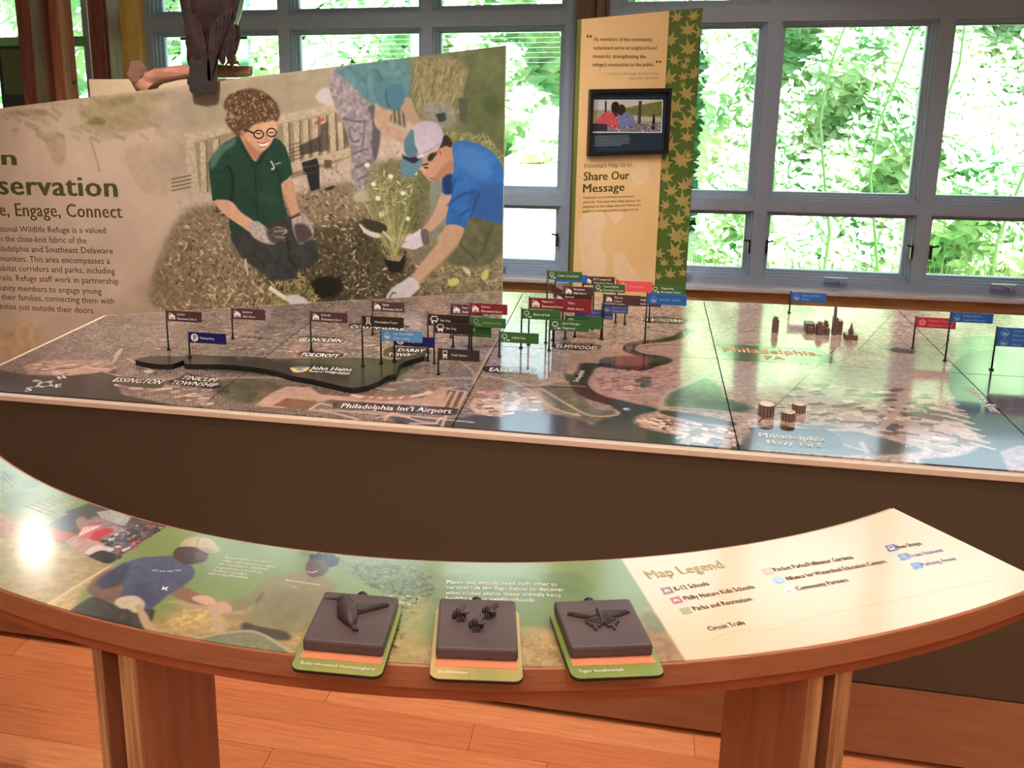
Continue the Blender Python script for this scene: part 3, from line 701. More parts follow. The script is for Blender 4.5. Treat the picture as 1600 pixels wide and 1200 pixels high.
def add_flag(label, body, base, top, fl0, fl1, col, icon, kind='place', h2=None, glow=None, group=None, txt=.30, faint=False, twist=0):
    """base, top: pixels of the foot and tip of the pole; fl0: (right x, top y at the right), fl1: bottom y at the left"""
    zb = ZR if kind == 'slab' else ZT
    B0 = onz(base[0], base[1], zb); Yf = B0[1]
    T = ony(top[0], top[1], Yf)
    r = thing('map_flag', label, 'flag', (B0[0], Yf, zb + .0004), group)
    zt = T[2] - zb
    MB().tube([(0, 0, .0), (0, 0, zt)], .0026, 8).build('pole', m_black, r, True)
    MB().tube([(0, 0, .0), (0, 0, .0035)], .0062, 12).build('base_collar', m_black, r)
    xr = ony(fl0[0], fl0[1], Yf)[0] - B0[0]
    ztop = T[2] - .0028 - zb; zbot = ony(top[0] + 1, fl1, Yf)[2] - zb
    hgt = ztop - zbot
    mtl = mat('flag_%d_%d_%d' % col, col, .35, noise=(40, .15, (1, 1, 1), tuple(int(x * .9) for x in col)))
    MB().box(.0015, xr, -.0011, .0011, zbot, ztop).build('flag_panel', mtl, r, bevel=.0004)
    ink = m_white if not faint else mat('pale_ink_%d' % col[0], tuple(int(x * .45 + 235 * .55) for x in col), .5)
    s = min(hgt, .036) * .74; mb = MB(); ox = xr * .06
    rows_ = [zbot + hgt / 2] if h2 is None else [zbot + hgt * .75, zbot + hgt * .25]
    if icon:
        for zc_ in rows_:
            for P in icon_geo(icon): mb.add([(ox + p[0] * s, -.0014, zc_ - s / 2 + p[1] * s) for p in P], [tuple(range(len(P)))])
        ic = mb.build('icon', ink, r)
        if icon == 'park':
            G, Fc = text_geom('P', .04); mb = MB(); k = s * .62 / G[:, 1].max()
            mb.add([(ox + s * .32 + g[0] * k, -.0017 - g[2], zbot + hgt / 2 - s * .31 + g[1] * k) for g in G], Fc).build('icon_letter', mtl, r)
    lines = body.split('\n'); ch = .0070; tx = ox + s + xr * .05; mb = MB()
    avail = xr * .96 - tx; n = len(lines)
    for i, ln in enumerate(lines):
        if not ln: continue
        G, Fc = text_geom(ln, .035, 1)
        k = ch / .7; wd2 = G[:, 0].max() * k * .8
        kx = k * .8 * min(1, avail / max(wd2, 1e-6))
        zz = zbot + hgt * .5 + ((n - 1) / 2 - i) * hgt * (.42 if n == 2 else .24) - ch / 2
        mb.add([(tx + g[0] * kx, -.0014 - g[2], zz + g[1] * k) for g in G], Fc)
    if mb.v: mb.build('lettering', ink, r)
    return r
AF = add_flag
AF('brown flag reading London Elementary School, leftmost flag on the map', 'London\nElementary School', (263.5,547.3), (257.8,483.5), (314.5,487.4), 501.2, BR, 'school')
AF('navy blue parking flag on the left tip of the dark raised piece', 'Parking Area', (296.9,558.6), (292.8,517), (353,521), 535, NV, 'park', 'slab')
AF('brown High School flag, second school flag from the left', 'Interboro\nHigh School', (364,530), (360.4,480), (414,484), 498, BR, 'school')
AF('brown flag reading Delcroft Elementary School behind the name on the dark piece', 'Delcroft\nElementary School', (486.4,548.4), (483.2,485), (542.7,488), 502, BR, 'school')
AF('brown flag of Harris Elementary School right behind the observation tower flag', 'Harris\nElementary School', (582,524), (579,469.3), (631.7,476), 486, BR, 'school')
AF('near-black flag reading Observation Tower with a tower sign', 'Observation Tower', (567,572.8), (564.4,491.6), (630.7,493.7), 509.7, DK, 'tower', 'slab')
AF('light blue visitor center flag on the dark raised piece', 'John Heinz NWR\nVisitor Center', (595.6,568), (593.7,513.5), (659.9,515.6), 531.6, LB, 'drop', 'slab')
AF('navy blue parking flag half hidden behind the light blue flag', 'Parking Area', (616.3,565), (615.7,522.5), (679.6,524.8), 540, NV, 'park', 'slab')
AF('dark bus stop flag, rear one of the two', 'Bus Stop', (668.6,564.3), (666.9,489), (732,491.4), 508, DK, 'bus')
AF('brown Middle School flag left of the red one beside the board edge', 'Penn Wood\nMiddle School', (704.5,528), (701.7,473.6), (755,476), 491, BR, 'school')
AF('red flag reading Penrose Elementary School in front of the board edge', 'Penrose\nElementary School', (733,544.7), (733.2,472), (793,473.6), 489.5, RE, 'school')
AF('green park flag just below the red Penrose flag', 'Lansdowne Park', (736.5,546.5), (735,494), (790.5,496), 510.5, GN, 'tree', faint=True)
AF('green park flag half hidden behind the front bus stop flag', 'Schuylkill\nPark', (708,542.6), (707.5,507), (767.8,509.6), 524.5, GN, 'tree')
AF('dark bus stop flag, front one of the two', 'Bus Stop', (678.4,568), (677.5,502), (739.6,504.4), 520, DK, 'bus')
AF('dark grey flag reading Train Station, lowest of the centre flags', 'Train Station', (685,585.5), (684.3,542.6), (749.5,546), 561.7, (52,42,40), 'train')
AF('green flag reading Suffolk Park, left of the Elmwood flag', 'Suffolk Park', (780,557.5), (779.5,516.7), (842,520), 534.5, GN, 'tree')
AF('green flag reading Elmwood Park under the red school flag', 'Elmwood Park', (814,543.7), (815,481), (876.3,484.5), 498, GN, 'tree')
AF('red Elementary School flag, front red flag of the centre cluster', 'Patterson\nElementary School', (825.6,538.8), (827.3,463.4), (886,466), 482.5, RE, 'school')
AF('red Middle School flag half hidden behind the front red school flag', 'Tilden\nMiddle School', (865,541), (866,465), (925,470.5), 487, RE, 'school')
AF('brown High School flag above the two red school flags', 'Bartram\nHigh School', (863.7,531.7), (864.8,457), (925.4,461), 472.5, BR, 'school')
AF('green playground flag, lowest of the centre cluster', 'James Finnegan\nPlayground', (857.8,548), (857.8,497.3), (921,500.5), 516, GN, 'tree')
AF('green flag half hidden behind the playground flag', '', (882.9,529.6), (884,492), (941.7,498), 512, GN, 'tree')
AF('violet blue flag, lower of the two behind the playground flag', 'Southwest Community\nDevelopment Corporation', (898,526.4), (899.9,481), (957.9,484), 497, VI, None, faint=True)
AF('violet blue flag, upper right of the two in the centre cluster', 'Empowered Community\nDevelopment Corporation', (939,529.6), (926.9,473), (982,477.5), 488, VI, 'drop', faint=True)
AF('brown flag with one word School under the green recreation flag', 'Morton\nSchool', (940.5,531), (940,458.4), (1001,461.6), 473.5, BR, 'school')
AF('brown Elementary School flag half hidden behind the blue garden flag', 'Comegys School\nElementary', (976,507), (975,461), (1033.7,463), 477.5, BR, 'school')
AF('green recreation center flag in front of the brown and coral flags', 'Francis Myers\nRecreation Center', (925.5,515), (923.3,441.4), (977,445.7), 456, GN, 'tree')
AF('brown flag reading Longstreth Elementary School at the foot of the cream panel', 'W.C. Longstreth\nElementary School', (909,500), (908.4,430), (960.9,434), 445, BR, 'school')
AF('brown Motivation High School flag left below the Longstreth flag', 'Motivation\nHigh School', (879,500), (877.6,445.7), (928.6,448), 461, BR, 'school')
AF('green flag reading Cobbs Creek Park, topmost flag of all', 'Cobbs Creek Park', (852.7,536), (857.8,422), (909.9,425), 436.5, GN, 'tree')
AF('bright blue flag almost hidden behind the topmost green flag', '', (866,500), (867,427), (918,430), 440, BL, None)
AF('coral red garden flag at the foot of the cream panel', 'Unity Garden', (961.5,505), (964,437), (1020,441), 455, CO, 'flower', faint=True)
AF('green Kingsessing Recreation Center flag behind the blue garden flag', 'Kingsessing\nRecreation Center', (1014,504), (1013,444), (1070,449), 459, GN, 'tree')
AF("blue flag reading Bartram's Garden at the right of the centre cluster", "Bartram's Garden", (1007.4,536), (1013,457), (1073.5,461), 475.5, BL, 'drop', faint=True)
AF('blue flag of the water works standing alone near the back edge of the map', 'Fairmount Water\nWorks', (1233,489), (1236.5,455), (1292,457.6), 471, BL, 'drop', faint=True)
AF('red pollinator garden flag at the right side of the map', 'Pollinator Garden at\nIndependence NHP', (1425.7,544.7), (1431.7,494), (1494.8,498), 511.5, (190,44,60), 'flower', faint=True)
AF('blue flag reading Independence Seaport Museum right of the red pollinator flag', 'Independence\nSeaport Museum', (1476.3,564.5), (1484.8,486.3), (1553,489), 503, BL, 'drop', faint=True)
AF('double height blue flag at the right border of the picture', 'Center for Aquatic\nSciences\nCamden Childrens\nGarden', (1549,577.7), (1560,509.7), (1640,515), 541, BL, 'drop', h2=1, faint=True)

# ================================================================== THE BIG SLANTED BOARD
YBD = 3.70
sb = lambda x, yy: ony(x, yy, YBD)
bx0, bx1 = -3.05, sb(789, 110)[0]
bz0, bz1 = 0.0, 1.80
brd = thing('display_board', 'large tan board with slanted top showing people planting and a green title', 'board', ((bx0 + bx1) / 2, YBD, 0))
ox_, oy_ = brd.location.x, brd.location.y
zl = sb(0, 169)[2] - (sb(0, 169)[0] - bx0) * ((sb(789, 71)[2] - sb(0, 169)[2]) / (sb(789, 71)[0] - sb(0, 169)[0]))
outb = [(bx0, .02), (bx1, .02), (bx1, sb(790, 71)[2]), (bx0, zl)]
MB().prism([(x - ox_, 0, z) for x, z in outb], (0, .001, 0), (0, .03, 0)).build('board_core', mat('board_edge', (226, 220, 214), .5), brd)
MB().box(bx0 + .4 - ox_, bx0 + .5 - ox_, .03, .25, 0, 1.0).build('board_foot', m_col, brd); MB().box(bx1 - .5 - ox_, bx1 - .4 - ox_, .03, .25, 0, 1.0).build('board_foot', m_col, brd)
BX = -3.05; BZ = 0.35
cb = Canvas(lambda x, yy: (lambda p: (p[0] - BX, p[2] - BZ))(sb(x, yy)), bx1 - BX, 1.45, 620, (194, 176, 158))
h_, w_ = cb.h, cb.w; rb = np.random.RandomState(11)
cb.a *= (.93 + .14 * fnoise(h_, w_, 90, 4) + .05 * (RNG.rand(h_, w_) - .5))[..., None]
TAN = (160, 144, 116)
# faint splashes on the tan ground
for P, c, a in (([(0,165),(130,148),(330,138),(345,150),(250,175),(215,205),(190,215),(150,215),(120,170)], (170,154,128), .7), ([(140,160),(180,150),(260,145),(300,150),(290,190),(230,200),(190,205),(140,200),(125,180)], (158,144,108), .6),
                ([(235,150),(262,143),(275,152),(262,160),(240,158)], (116,118,80), .7), ([(136,190),(150,182),(166,188),(160,196),(140,194)], (110,112,80), .8), ([(170,155),(205,150),(208,160),(185,166),(174,162)], (116,116,80), .6),
                ([(5,175),(50,170),(75,172),(60,180),(20,180)], (150,136,112), .6), ([(70,210),(100,210),(102,250),(88,258),(75,235)], (160,140,116), .5), ([(195,235),(240,225),(260,260),(265,300),(240,305),(215,290)], (172,156,130), .5)):
    cb.poly(P, c, a, 3, True, .15, 14)
cb.speck([(0,170),(300,140),(300,210),(0,230)], 60, .05, [(164,148,122), (146,134,104)], rb, .5, 3, -.4, 1)
cb.line([(95,165),(125,215)], .01, (180,168,140), .5, 1); cb.line([(140,215),(148,240),(156,268)], .01, (166,142,116), .7, 1, True)
cb.poly([(0,515),(60,505),(75,545),(20,560),(0,550)], (186,164,120), .5, 8, True, .3, 20)
# ---- the photograph printed on the right
pic = [(262,145),(395,122),(795,60),(795,520),(180,520),(170,480),(235,430),(262,360),(300,305),(255,290),(240,250),(262,210),(235,180)]
cb.poly(pic, (176,160,142), .95, 14, True, .12, 40)
cb.poly([(330,132),(520,102),(530,160),(430,180),(350,190),(300,205),(280,160)], (160,150,128), .9, 10, True, .1, 30)
cb.poly([(630,85),(800,60),(800,400),(700,260),(700,215),(640,180),(615,110)], (104,108,76), .97, 8, True, .25, 20)
cb.poly([(720,90),(800,70),(800,250),(740,225),(720,170)], (88,98,64), .9, 10, True, .2, 30)
cb.poly([(640,100),(700,92),(730,110),(720,150),(700,190),(660,180),(645,150)], (142,132,98), .8, 6, True, .4, 5)
cb.speck([(640,100),(720,95),(725,170),(650,175)], 260, .03, [(126,116,84), (158,148,112), (96,96,66)], rb, .6, 6, 1.3)
cb.poly([(755,155),(775,150),(785,168),(770,180),(755,170)], (60,76,40), .8, 6, True)
cb.poly([(715,153),(731,153),(729,192),(718,190)], (78,80,64), 1, 1); cb.line([(726,153),(733,118)], .012, (84,88,68), 1, 1)
cb.poly([(660,165),(700,160),(712,185),(706,198),(690,200),(672,190)], (132,136,128), .8, 3, True, .2, 8); cb.poly([(680,178),(695,176),(697,188),(686,192)], (40,48,44), .9, 1)
# path and soil
cb.poly([(300,300),(440,262),(560,225),(640,215),(640,260),(575,300),(540,330),(430,330),(330,335),(270,330)], (190,174,162), .95, 5, True, .15, 8)
cb.poly([(440,258),(548,232),(560,240),(455,280)], (134,120,100), .95, 2, False, .2, 8)
cb.poly([(290,330),(345,318),(470,300),(560,285),(640,330),(690,380),(790,400),(795,500),(400,530),(290,500),(235,470),(250,400)], (128,114,92), .93, 8, True, .35, 8)
cb.poly([(410,395),(520,350),(600,350),(640,420),(640,470),(480,485),(420,450)], (72,66,48), .85, 10, True, .4, 8)
soil = [(300,330),(470,300),(560,285),(640,330),(690,400),(795,410),(790,480),(560,490),(330,480),(250,430)]
cb.speck(soil, 1500, .022, [(196,182,160), (150,134,112), (84,72,54), (58,50,38), (210,200,180), (170,150,124)], rb, .75, 3)
cb.speck([(420,380),(600,360),(650,440),(560,480),(440,460)], 500, .02, [(50,46,36), (92,86,62), (36,34,26), (130,120,96)], rb, .7, 3)
cb.speck([(560,190),(700,200),(640,270),(700,330),(560,300),(440,250)], 90, .018, [(120,106,92), (94,84,70)], rb, .6, 3)
cb.poly([(488,438),(510,430),(535,440),(528,462),(500,466),(488,452)], (30,28,22), .9, 4, True)
# bench
cb.poly([(300,222),(362,206),(430,194),(547,172),(550,240),(455,268),(330,300),(312,300)], (138,126,106), .75, 3, False, .15, 10); cb.poly([(455,235),(545,200),(547,225),(455,252)], (84,76,66), .7, 4, False, .3, 8)
BW, BD_ = (182,170,146), (96,84,68)
cb.poly([(288,206),(302,208),(313,310),(296,308)], BW, 1, 1, False, .15, 6)
cb.poly([(302,212),(362,196),(362,206),(303,222)], BW, 1, 1, False, .15, 6); cb.poly([(430,181),(524,162),(525,174),(432,194)], BW, 1, 1, False, .15, 6)
for xa, xb, ya, yb in ((312,322,222,300),(332,342,218,262),(442,451,192,255),(458,468,190,254),(473,482,187,250),(487,497,184,246),(501,510,181,241),(514,524,177,238),(527,536,190,233)):
    cb.poly([(xa,ya),(xb,ya),(xb+2,yb),(xa+2,yb)], BW, 1, 1, False, .2, 5); cb.line([(xb,ya),(xb+2,yb)], .006, BD_, .8, 0)
cb.poly([(451,256),(548,230),(550,243),(455,270)], BW, 1, 1, False, .15, 6)
for k in range(4): cb.line([(268,280+k*6),(298,274+k*6)], .006, BD_, .8, 0)
for k in range(5): cb.line([(451,238-k*6+14),(470,232-k*6+14)], .005, (70,64,56), .6, 0)
cb.poly([(467,228),(500,212),(500,236),(470,243)], (56,50,46), .8, 1); cb.poly([(500,195),(512,190),(512,235),(500,238)], (60,54,50), .7, 1); cb.line([(493,193),(505,186)], .012, (170,70,66), .8, 1)
cb.poly([(506,250),(518,250),(518,262),(507,264)], BD_, 1, 1)
# nursery pots
cb.poly([(471,254),(495,247),(498,258),(499,295),(485,299),(478,270),(474,268)], (38,38,38), 1, 1); cb.line([(473,262),(498,257)], .005, (80,80,78), .9, 0); cb.line([(474,272),(499,268)], .005, (70,70,68), .9, 0)
cb.poly([(508,294),(520,290),(525,292),(516,297),(507,298)], (50,46,42), 1, 1)
# bending gardener behind
cb.poly([(493,150),(506,137),(520,145),(520,165),(500,160)], (198,190,192), 1, 2, True)
cb.poly([(516,112),(545,118),(575,148),(592,163),(592,190),(590,230),(586,258),(590,290),(584,300),(566,300),(549,285),(548,240),(541,205),(530,180),(521,160),(515,138)], (150,142,148), 1, 2, True, .35, 8)
cb.poly([(575,168),(592,166),(594,215),(586,252),(580,225),(582,190)], (84,80,88), .9, 2, True)
for L in ([(535,185),(560,190),(568,188)], [(545,200),(550,220),(560,218)], [(552,240),(575,232)], [(555,262),(580,250)], [(560,280),(584,268)], [(570,190),(566,230)]): cb.line(L, .008, (104,98,106), .9, 1, True)
cb.poly([(556,300),(584,296),(590,310),(570,316),(552,312)], (176,170,150), 1, 2, True)
cb.poly([(524,108),(580,97),(636,92),(642,120),(640,150),(634,162),(616,172),(604,166),(596,152),(592,164),(582,164),(562,146),(545,128)], (86,128,140), 1, 3, True, .2, 14, grad=((92,134,136), .3))
cb.line([(592,160),(596,130),(588,112)], .012, (66,104,118), .7, 2, True); cb.line([(575,150),(570,120)], .01, (70,110,122), .6, 2)
cb.poly([(604,142),(614,132),(626,134),(632,148),(628,164),(616,173),(606,160)], (60,108,128), 1, 2, True)
cb.poly([(606,172),(640,165),(634,200),(610,190)], (96,88,74), .9, 2, False, .3, 5)
for k in range(4): cb.line([(612 + k * 7, 172), (614 + k * 7, 200)], .006, (170,160,138), .9, 0)
cb.poly([(622,160),(640,152),(648,172),(656,190),(645,194),(634,182)], (166,142,122), 1, 1, True)
cb.poly([(587,160),(604,163),(613,172),(607,190),(620,202),(633,211),(629,224),(604,211),(590,202),(584,190),(585,172)], (180,152,132), 1, 1, True, .1, 10)
cb.poly([(596,128),(606,134),(604,152),(611,168),(600,170),(588,160),(586,140)], (82,124,138), 1, 3, True)
cb.poly([(605,140),(614,131),(626,134),(632,148),(628,164),(615,174),(604,162)], (70,118,136), 1, 2, True); cb.line([(604,140),(603,155),(609,168)], .006, (50,86,100), .8, 1, True)
# greenery round the plant
for c, n, reg in (((150,152,104), 420, [(576,262),(600,250),(650,258),(668,300),(655,345),(640,380),(600,395),(585,360),(575,310)]), ((96,104,66), 300, [(600,255),(668,260),(675,340),(640,360),(600,300)]),
                  ((128,132,88), 260, [(690,205),(760,210),(785,240),(790,270),(740,225),(700,215)]), ((176,174,128), 140, [(578,270),(650,262),(640,320),(600,380)])):
    cb.poly(reg, tuple(int(x * .72) for x in c), .55, 8, True, .4, 6); cb.speck(reg, n, .028, [c, tuple(int(x * .8) for x in c), tuple(min(255, int(x * 1.25)) for x in c)], rb, .8, 7)
for x_, y_ in ((583,288),(629,302),(596,335),(573,258),(610,276),(648,270),(590,310),(637,342),(655,262)): cb.poly([(x_-4,y_-1),(x_-1,y_-4),(x_+4,y_-2),(x_+3,y_+3),(x_-2,y_+3)], (226,222,196), 1, 1, True)
for reg, cc in (([(690,400),(790,395),(790,450),(660,455)], (132,134,92)), ([(240,455),(330,445),(440,440),(500,480),(420,510),(240,500)], (186,174,124)), ([(430,430),(470,425),(500,470),(430,480)], (160,152,104))):
    cb.speck(reg, 260, .03, [cc, tuple(int(x * .7) for x in cc), tuple(min(255, int(x * 1.2)) for x in cc)], rb, .75, 5)
cb.poly([(700,440),(708,434),(718,438),(712,446),(702,446)], (196,196,120), 1, 1, True); cb.poly([(752,428),(762,420),(762,434),(754,438)], (186,190,110), 1, 1, True); cb.poly([(720,412),(732,420),(736,432),(726,426)], (206,204,180), .9, 1)
# kneeling woman in green
SK = (196,152,124); SKD = (160,112,90)
cb.poly([(360,366),(378,358),(400,350),(450,338),(463,346),(472,372),(488,372),(497,392),(497,406),(485,417),(466,421),(462,434),(440,438),(420,433),(398,418),(380,405),(368,388)], (58,62,62), 1, 2, True, .25, 12)
cb.line([(450,400),(462,418)], .014, (34,36,36), .8, 2); cb.line([(445,360),(452,395)], .010, (40,42,44), .8, 2); cb.line([(400,372),(430,395)], .01, (74,78,78), .7, 2)
cb.poly([(372,212),(352,222),(336,238),(325,254),(328,282),(332,314),(360,314),(358,332),(357,350),(362,368),(380,359),(400,351),(430,348),(450,338),(447,328),(442,312),(439,286),(446,282),(457,271),(453,250),(446,230),(437,219),(424,213),(412,232),(399,254),(384,236)], (34,66,52), 1, 1, False, .18, 14)
cb.poly([(330,242),(352,224),(368,216),(366,226),(348,240),(334,262),(328,262)], (84,124,112), .8, 3, True); cb.line([(360,314),(364,280),(356,262)], .012, (18,42,32), .9, 2, True); cb.line([(439,286),(432,262)], .01, (20,44,34), .8, 2); cb.line([(398,256),(402,345)], .006, (22,46,36), .8, 1)
cb.poly([(400,300),(430,305),(438,320),(410,318)], (46,82,64), .6, 5, True); cb.line([(423,252),(428,262),(424,264)], .006, (200,206,200), .9, 0, True); cb.line([(430,257),(438,254)], .005, (180,190,182), .8, 0)
cb.poly([(372,212),(380,208),(399,254),(424,212),(428,218),(408,256),(396,262),(380,236)], (24,52,40), .9, 1)
cb.poly([(334,314),(360,314),(376,331),(396,345),(404,353),(394,364),(376,353),(352,336)], SK, 1, 1, True, .08, 8, grad=((214,176,150), .2))
cb.poly([(441,286),(456,281),(462,304),(466,324),(470,336),(457,341),(450,324),(443,304)], SK, 1, 1, True, .08, 8)
cb.poly([(390,352),(400,345),(412,352),(420,359),(432,354),(446,357),(448,364),(440,368),(446,376),(436,377),(428,382),(414,380),(402,375),(392,366)], (176,168,164), 1, 1, True, .3, 4)
cb.poly([(416,360),(432,355),(446,358),(441,368),(446,377),(430,381),(420,374)], (70,62,58), .85, 2, True, .4, 4)
cb.line([(428,362),(445,360)], .006, (150,142,136), .9, 0); cb.line([(430,370),(446,371)], .006, (150,142,136), .9, 0)
cb.poly([(456,339),(468,333),(480,341),(487,352),(490,362),(487,372),(478,377),(468,382),(461,371),(457,357)], (170,160,156), 1, 1, True, .3, 4)
cb.poly([(460,352),(474,350),(484,358),(487,370),(468,381),(462,370)], (64,56,52), .85, 2, True, .3, 4); cb.line([(456,340),(468,334)], .010, (90,60,46), 1, 1)
cb.poly([(377,198),(374,210),(379,222),(388,238),(398,252),(404,243),(412,236),(420,229),(427,217),(433,203),(430,190),(415,187),(395,190)], SK, 1, 1, True, .06, 10, grad=((216,174,144), .3))
cb.poly([(379,214),(392,226),(404,236),(410,234),(400,251),(388,238)], SKD, .8, 3, True)
cb.poly([(377,186),(352,172),(350,160),(357,149),(368,145),(378,140),(392,138),(408,142),(424,152),(434,165),(437,178),(433,190),(428,188),(420,188),(406,192),(394,196),(384,208),(378,203),(374,214),(366,208),(357,198),(352,185)], (96,72,52), 1, 2, True, .3, 4)
hr = [(352,172),(360,146),(392,139),(424,152),(436,178),(426,188),(394,194),(374,208),(356,194)]
cb.speck(hr, 420, .012, [(60,42,30), (132,102,74), (166,136,104), (84,60,44)], rb, .8, 1.5)
for cx1, cy1, r1 in ((404,210,7.5), (424,207,7.5)):
    cb.poly([(cx1+r1*math.cos(a),cy1+r1*.85*math.sin(a)) for a in np.linspace(0,6.28,16)[:-1]], (214,190,170), .4, 1)
    c_ = [(cx1+r1*math.cos(a),cy1+r1*.85*math.sin(a)) for a in np.linspace(0,6.29,17)]; cb.line(c_, .0055, (34,28,26), 1, 0)
cb.line([(383,203),(397,208)], .006, (40,32,28), 1, 0); cb.line([(400,208),(407,209)], .005, (60,40,34), 1, 0); cb.line([(420,207),(427,207)], .005, (60,40,34), 1, 0)
cb.poly([(403,222),(412,224),(420,220),(416,228),(408,229)], (244,238,230), 1, 1, True); cb.line([(402,221),(411,224),(420,219)], .005, (150,82,74), 1, 0, True); cb.line([(405,230),(417,229)], .005, (168,96,86), 1, 0); cb.line([(414,210),(417,217),(413,218)], .004, SKD, 1, 0)
cb.poly([(375,205),(379,204),(381,212),(377,214)], SKD, 1, 1, True)
# man in blue with a cap
cb.poly([(664,350),(690,310),(700,318),(694,350),(678,376),(668,370)], (128,128,110), 1, 2, True, .15, 8); cb.poly([(672,284),(690,284),(700,320),(690,345),(674,340)], (124,134,120), 1, 2, True, .1, 10)
cb.poly([(688,362),(702,350),(724,355),(735,338),(784,338),(788,378),(776,404),(750,417),(712,414),(690,402),(704,390),(714,376)], (92,94,70), 1, 3, True, .2, 14); cb.line([(770,350),(750,400)], .012, (66,68,50), .7, 3); cb.line([(715,378),(745,408)], .01, (66,68,50), .7, 2); cb.poly([(646,392),(672,388),(676,400),(664,408),(650,404)], (120,114,98), .9, 2, True)
cb.poly([(690,302),(704,303),(701,330),(690,346),(672,362),(657,362),(674,338)], (182,152,132), 1, 1, True, .05, 8)
cb.poly([(707,232),(712,222),(730,220),(752,227),(771,240),(784,260),(790,300),(786,346),(760,343),(736,340),(724,357),(700,353),(696,346),(701,320),(705,304),(693,303),(690,290),(692,272),(700,262),(706,250)], (44,98,168), 1, 1, True, .16, 16)
cb.poly([(712,230),(745,232),(768,252),(760,280),(730,270),(712,250)], (74,130,196), .6, 7, True)
cb.poly([(738,300),(770,290),(784,310),(784,344),(745,338)], (44,80,140), .7, 6, True)
for L in ([(700,322),(718,306),(742,300)], [(704,300),(712,278)], [(735,340),(742,318),(748,302)], [(716,338),(734,326)], [(694,282),(704,276)]): cb.line(L, .008, (22,60,118), .75, 2, True)
cb.poly([(693,273),(703,263),(706,290),(704,303),(694,302),(691,286)], (20,44,92), .85, 2, True)
cb.poly([(697,352),(724,356),(716,380),(702,398),(686,413),(670,428),(657,443),(643,436),(654,416),(670,396),(684,378)], (194,164,140), 1, 1, True, .05, 10, grad=((178,144,118), 1.2)); cb.line([(716,382),(690,410),(658,440)], .008, (150,116,92), .6, 2, True)
GV = (206,200,208)
cb.poly([(603,466),(608,455),(616,447),(628,440),(641,432),(652,441),(655,450),(645,460),(634,468),(612,469)], GV, 1, 1, True, .08, 6); cb.line([(608,466),(613,457),(618,458)], .006, (90,84,84), .9, 1)
cb.poly([(614,373),(622,368),(642,366),(658,358),(669,364),(666,378),(650,389),(634,388),(618,383)], GV, 1, 1, True, .08, 6); cb.poly([(657,360),(668,360),(670,378),(661,382)], (70,70,72), .8, 1, True); cb.line([(617,376),(634,378)], .006, (140,134,140), .8, 1)
cb.poly([(656,262),(658,268),(662,274),(672,282),(686,280),(698,272),(708,268),(706,234),(700,226),(684,232),(664,244),(657,252)], (190,152,128), 1, 1, True, .05, 10, grad=((176,134,108), .8))
cb.poly([(690,262),(706,250),(708,266),(696,274),(684,282),(676,281)], (150,112,88), .7, 3, True)
cb.poly([(684,236),(691,214),(699,212),(706,222),(704,230),(697,228),(690,231),(680,243),(674,251),(667,250),(672,240)], (46,38,36), 1, 1, True, .2, 4)
cb.poly([(683,236),(688,231),(693,235),(692,243),(687,245),(683,242)], (184,140,116), 1, 1, True); cb.line([(686,236),(689,241)], .006, (120,80,64), 1, 1)
cb.line([(660,258),(668,256)], .007, (60,46,40), 1, 0, True); cb.line([(662,262),(668,262)], .006, (60,40,34), 1, 0); cb.line([(672,278),(680,280)], .005, (140,84,74), 1, 0); cb.poly([(657,262),(662,270),(667,271),(662,262)], (206,164,138), .9, 1)
cb.poly([(641,216),(643,203),(650,194),(662,189),(676,190),(687,197),(692,210),(690,222),(684,232),(670,240),(656,247),(650,243),(645,232)], (196,188,204), 1, 1, True, .05, 8, grad=((170,160,182), 1.2))
cb.poly([(631,222),(634,214),(642,203),(646,206),(648,225),(653,240),(640,246),(632,238)], (84,120,140), 1, 1, True, .08, 8); cb.line([(650,243),(670,236),(688,224)], .006, (150,140,160), .9, 1)
cb.poly([(626,262),(627,250),(634,244),(646,246),(657,246),(660,252),(654,266),(643,276),(632,277),(627,271)], (92,132,150), 1, 1, True)
cb.poly([(628,240),(632,244),(642,246),(655,243),(654,250),(646,255),(634,250),(629,246)], (40,40,50), 1, 1, True); cb.line([(652,246),(660,242)], .010, (214,206,220), 1, 1)
# pot, trowels
cb.poly([(599,402),(605,398),(625,402),(634,390),(632,412),(627,425),(610,426),(603,415)], (34,32,32), 1, 1); cb.poly([(600,401),(608,396),(632,396),(624,409),(604,406)], (150,134,104), 1, 1); cb.speck([(600,402),(608,396),(632,396),(622,408)], 30, .01, [(190,176,140), (90,80,60)], rb, .8)
for k in range(60):
    a = rb.rand() * 1.2 - .6; l_ = 40 + rb.rand() * 70; cb.line([(612 + rb.rand() * 8, 400), (612 + math.sin(a) * l_, 400 - math.cos(a) * l_)], .003, [(150,156,98), (110,118,70), (178,178,124)][k % 3], .7, 0)
cb.poly([(564,345),(572,342),(590,346),(604,354),(602,362),(592,364),(575,358)], (60,56,44), 1, 1, True); cb.poly([(563,350),(575,360),(594,366),(590,372),(572,366),(561,352)], (206,204,196), 1, 1, True); cb.line([(598,362),(612,376)], .010, (196,190,176), 1, 1)
cb.line([(422,450),(446,466)], .020, (226,222,200), 1, 1); cb.poly([(446,466),(456,460),(472,464),(483,474),(476,484),(458,484),(452,474)], (206,204,208), 1, 1, True, .1, 5)
cb.line([(383,405),(387,430)], .010, (196,188,172), 1, 1)
im = cb.image('board_print')
pm = print_mat('board_print', im, .45, .35)
pn = MB().prism([(x - ox_, 0, z) for x, z in outb], (0, -.0005, 0), (0, .001, 0)).build('board_print', pm, brd)
set_uv(pn, lambda c: ((c.x + ox_ - BX) / (bx1 - BX), (c.z - BZ) / 1.45))
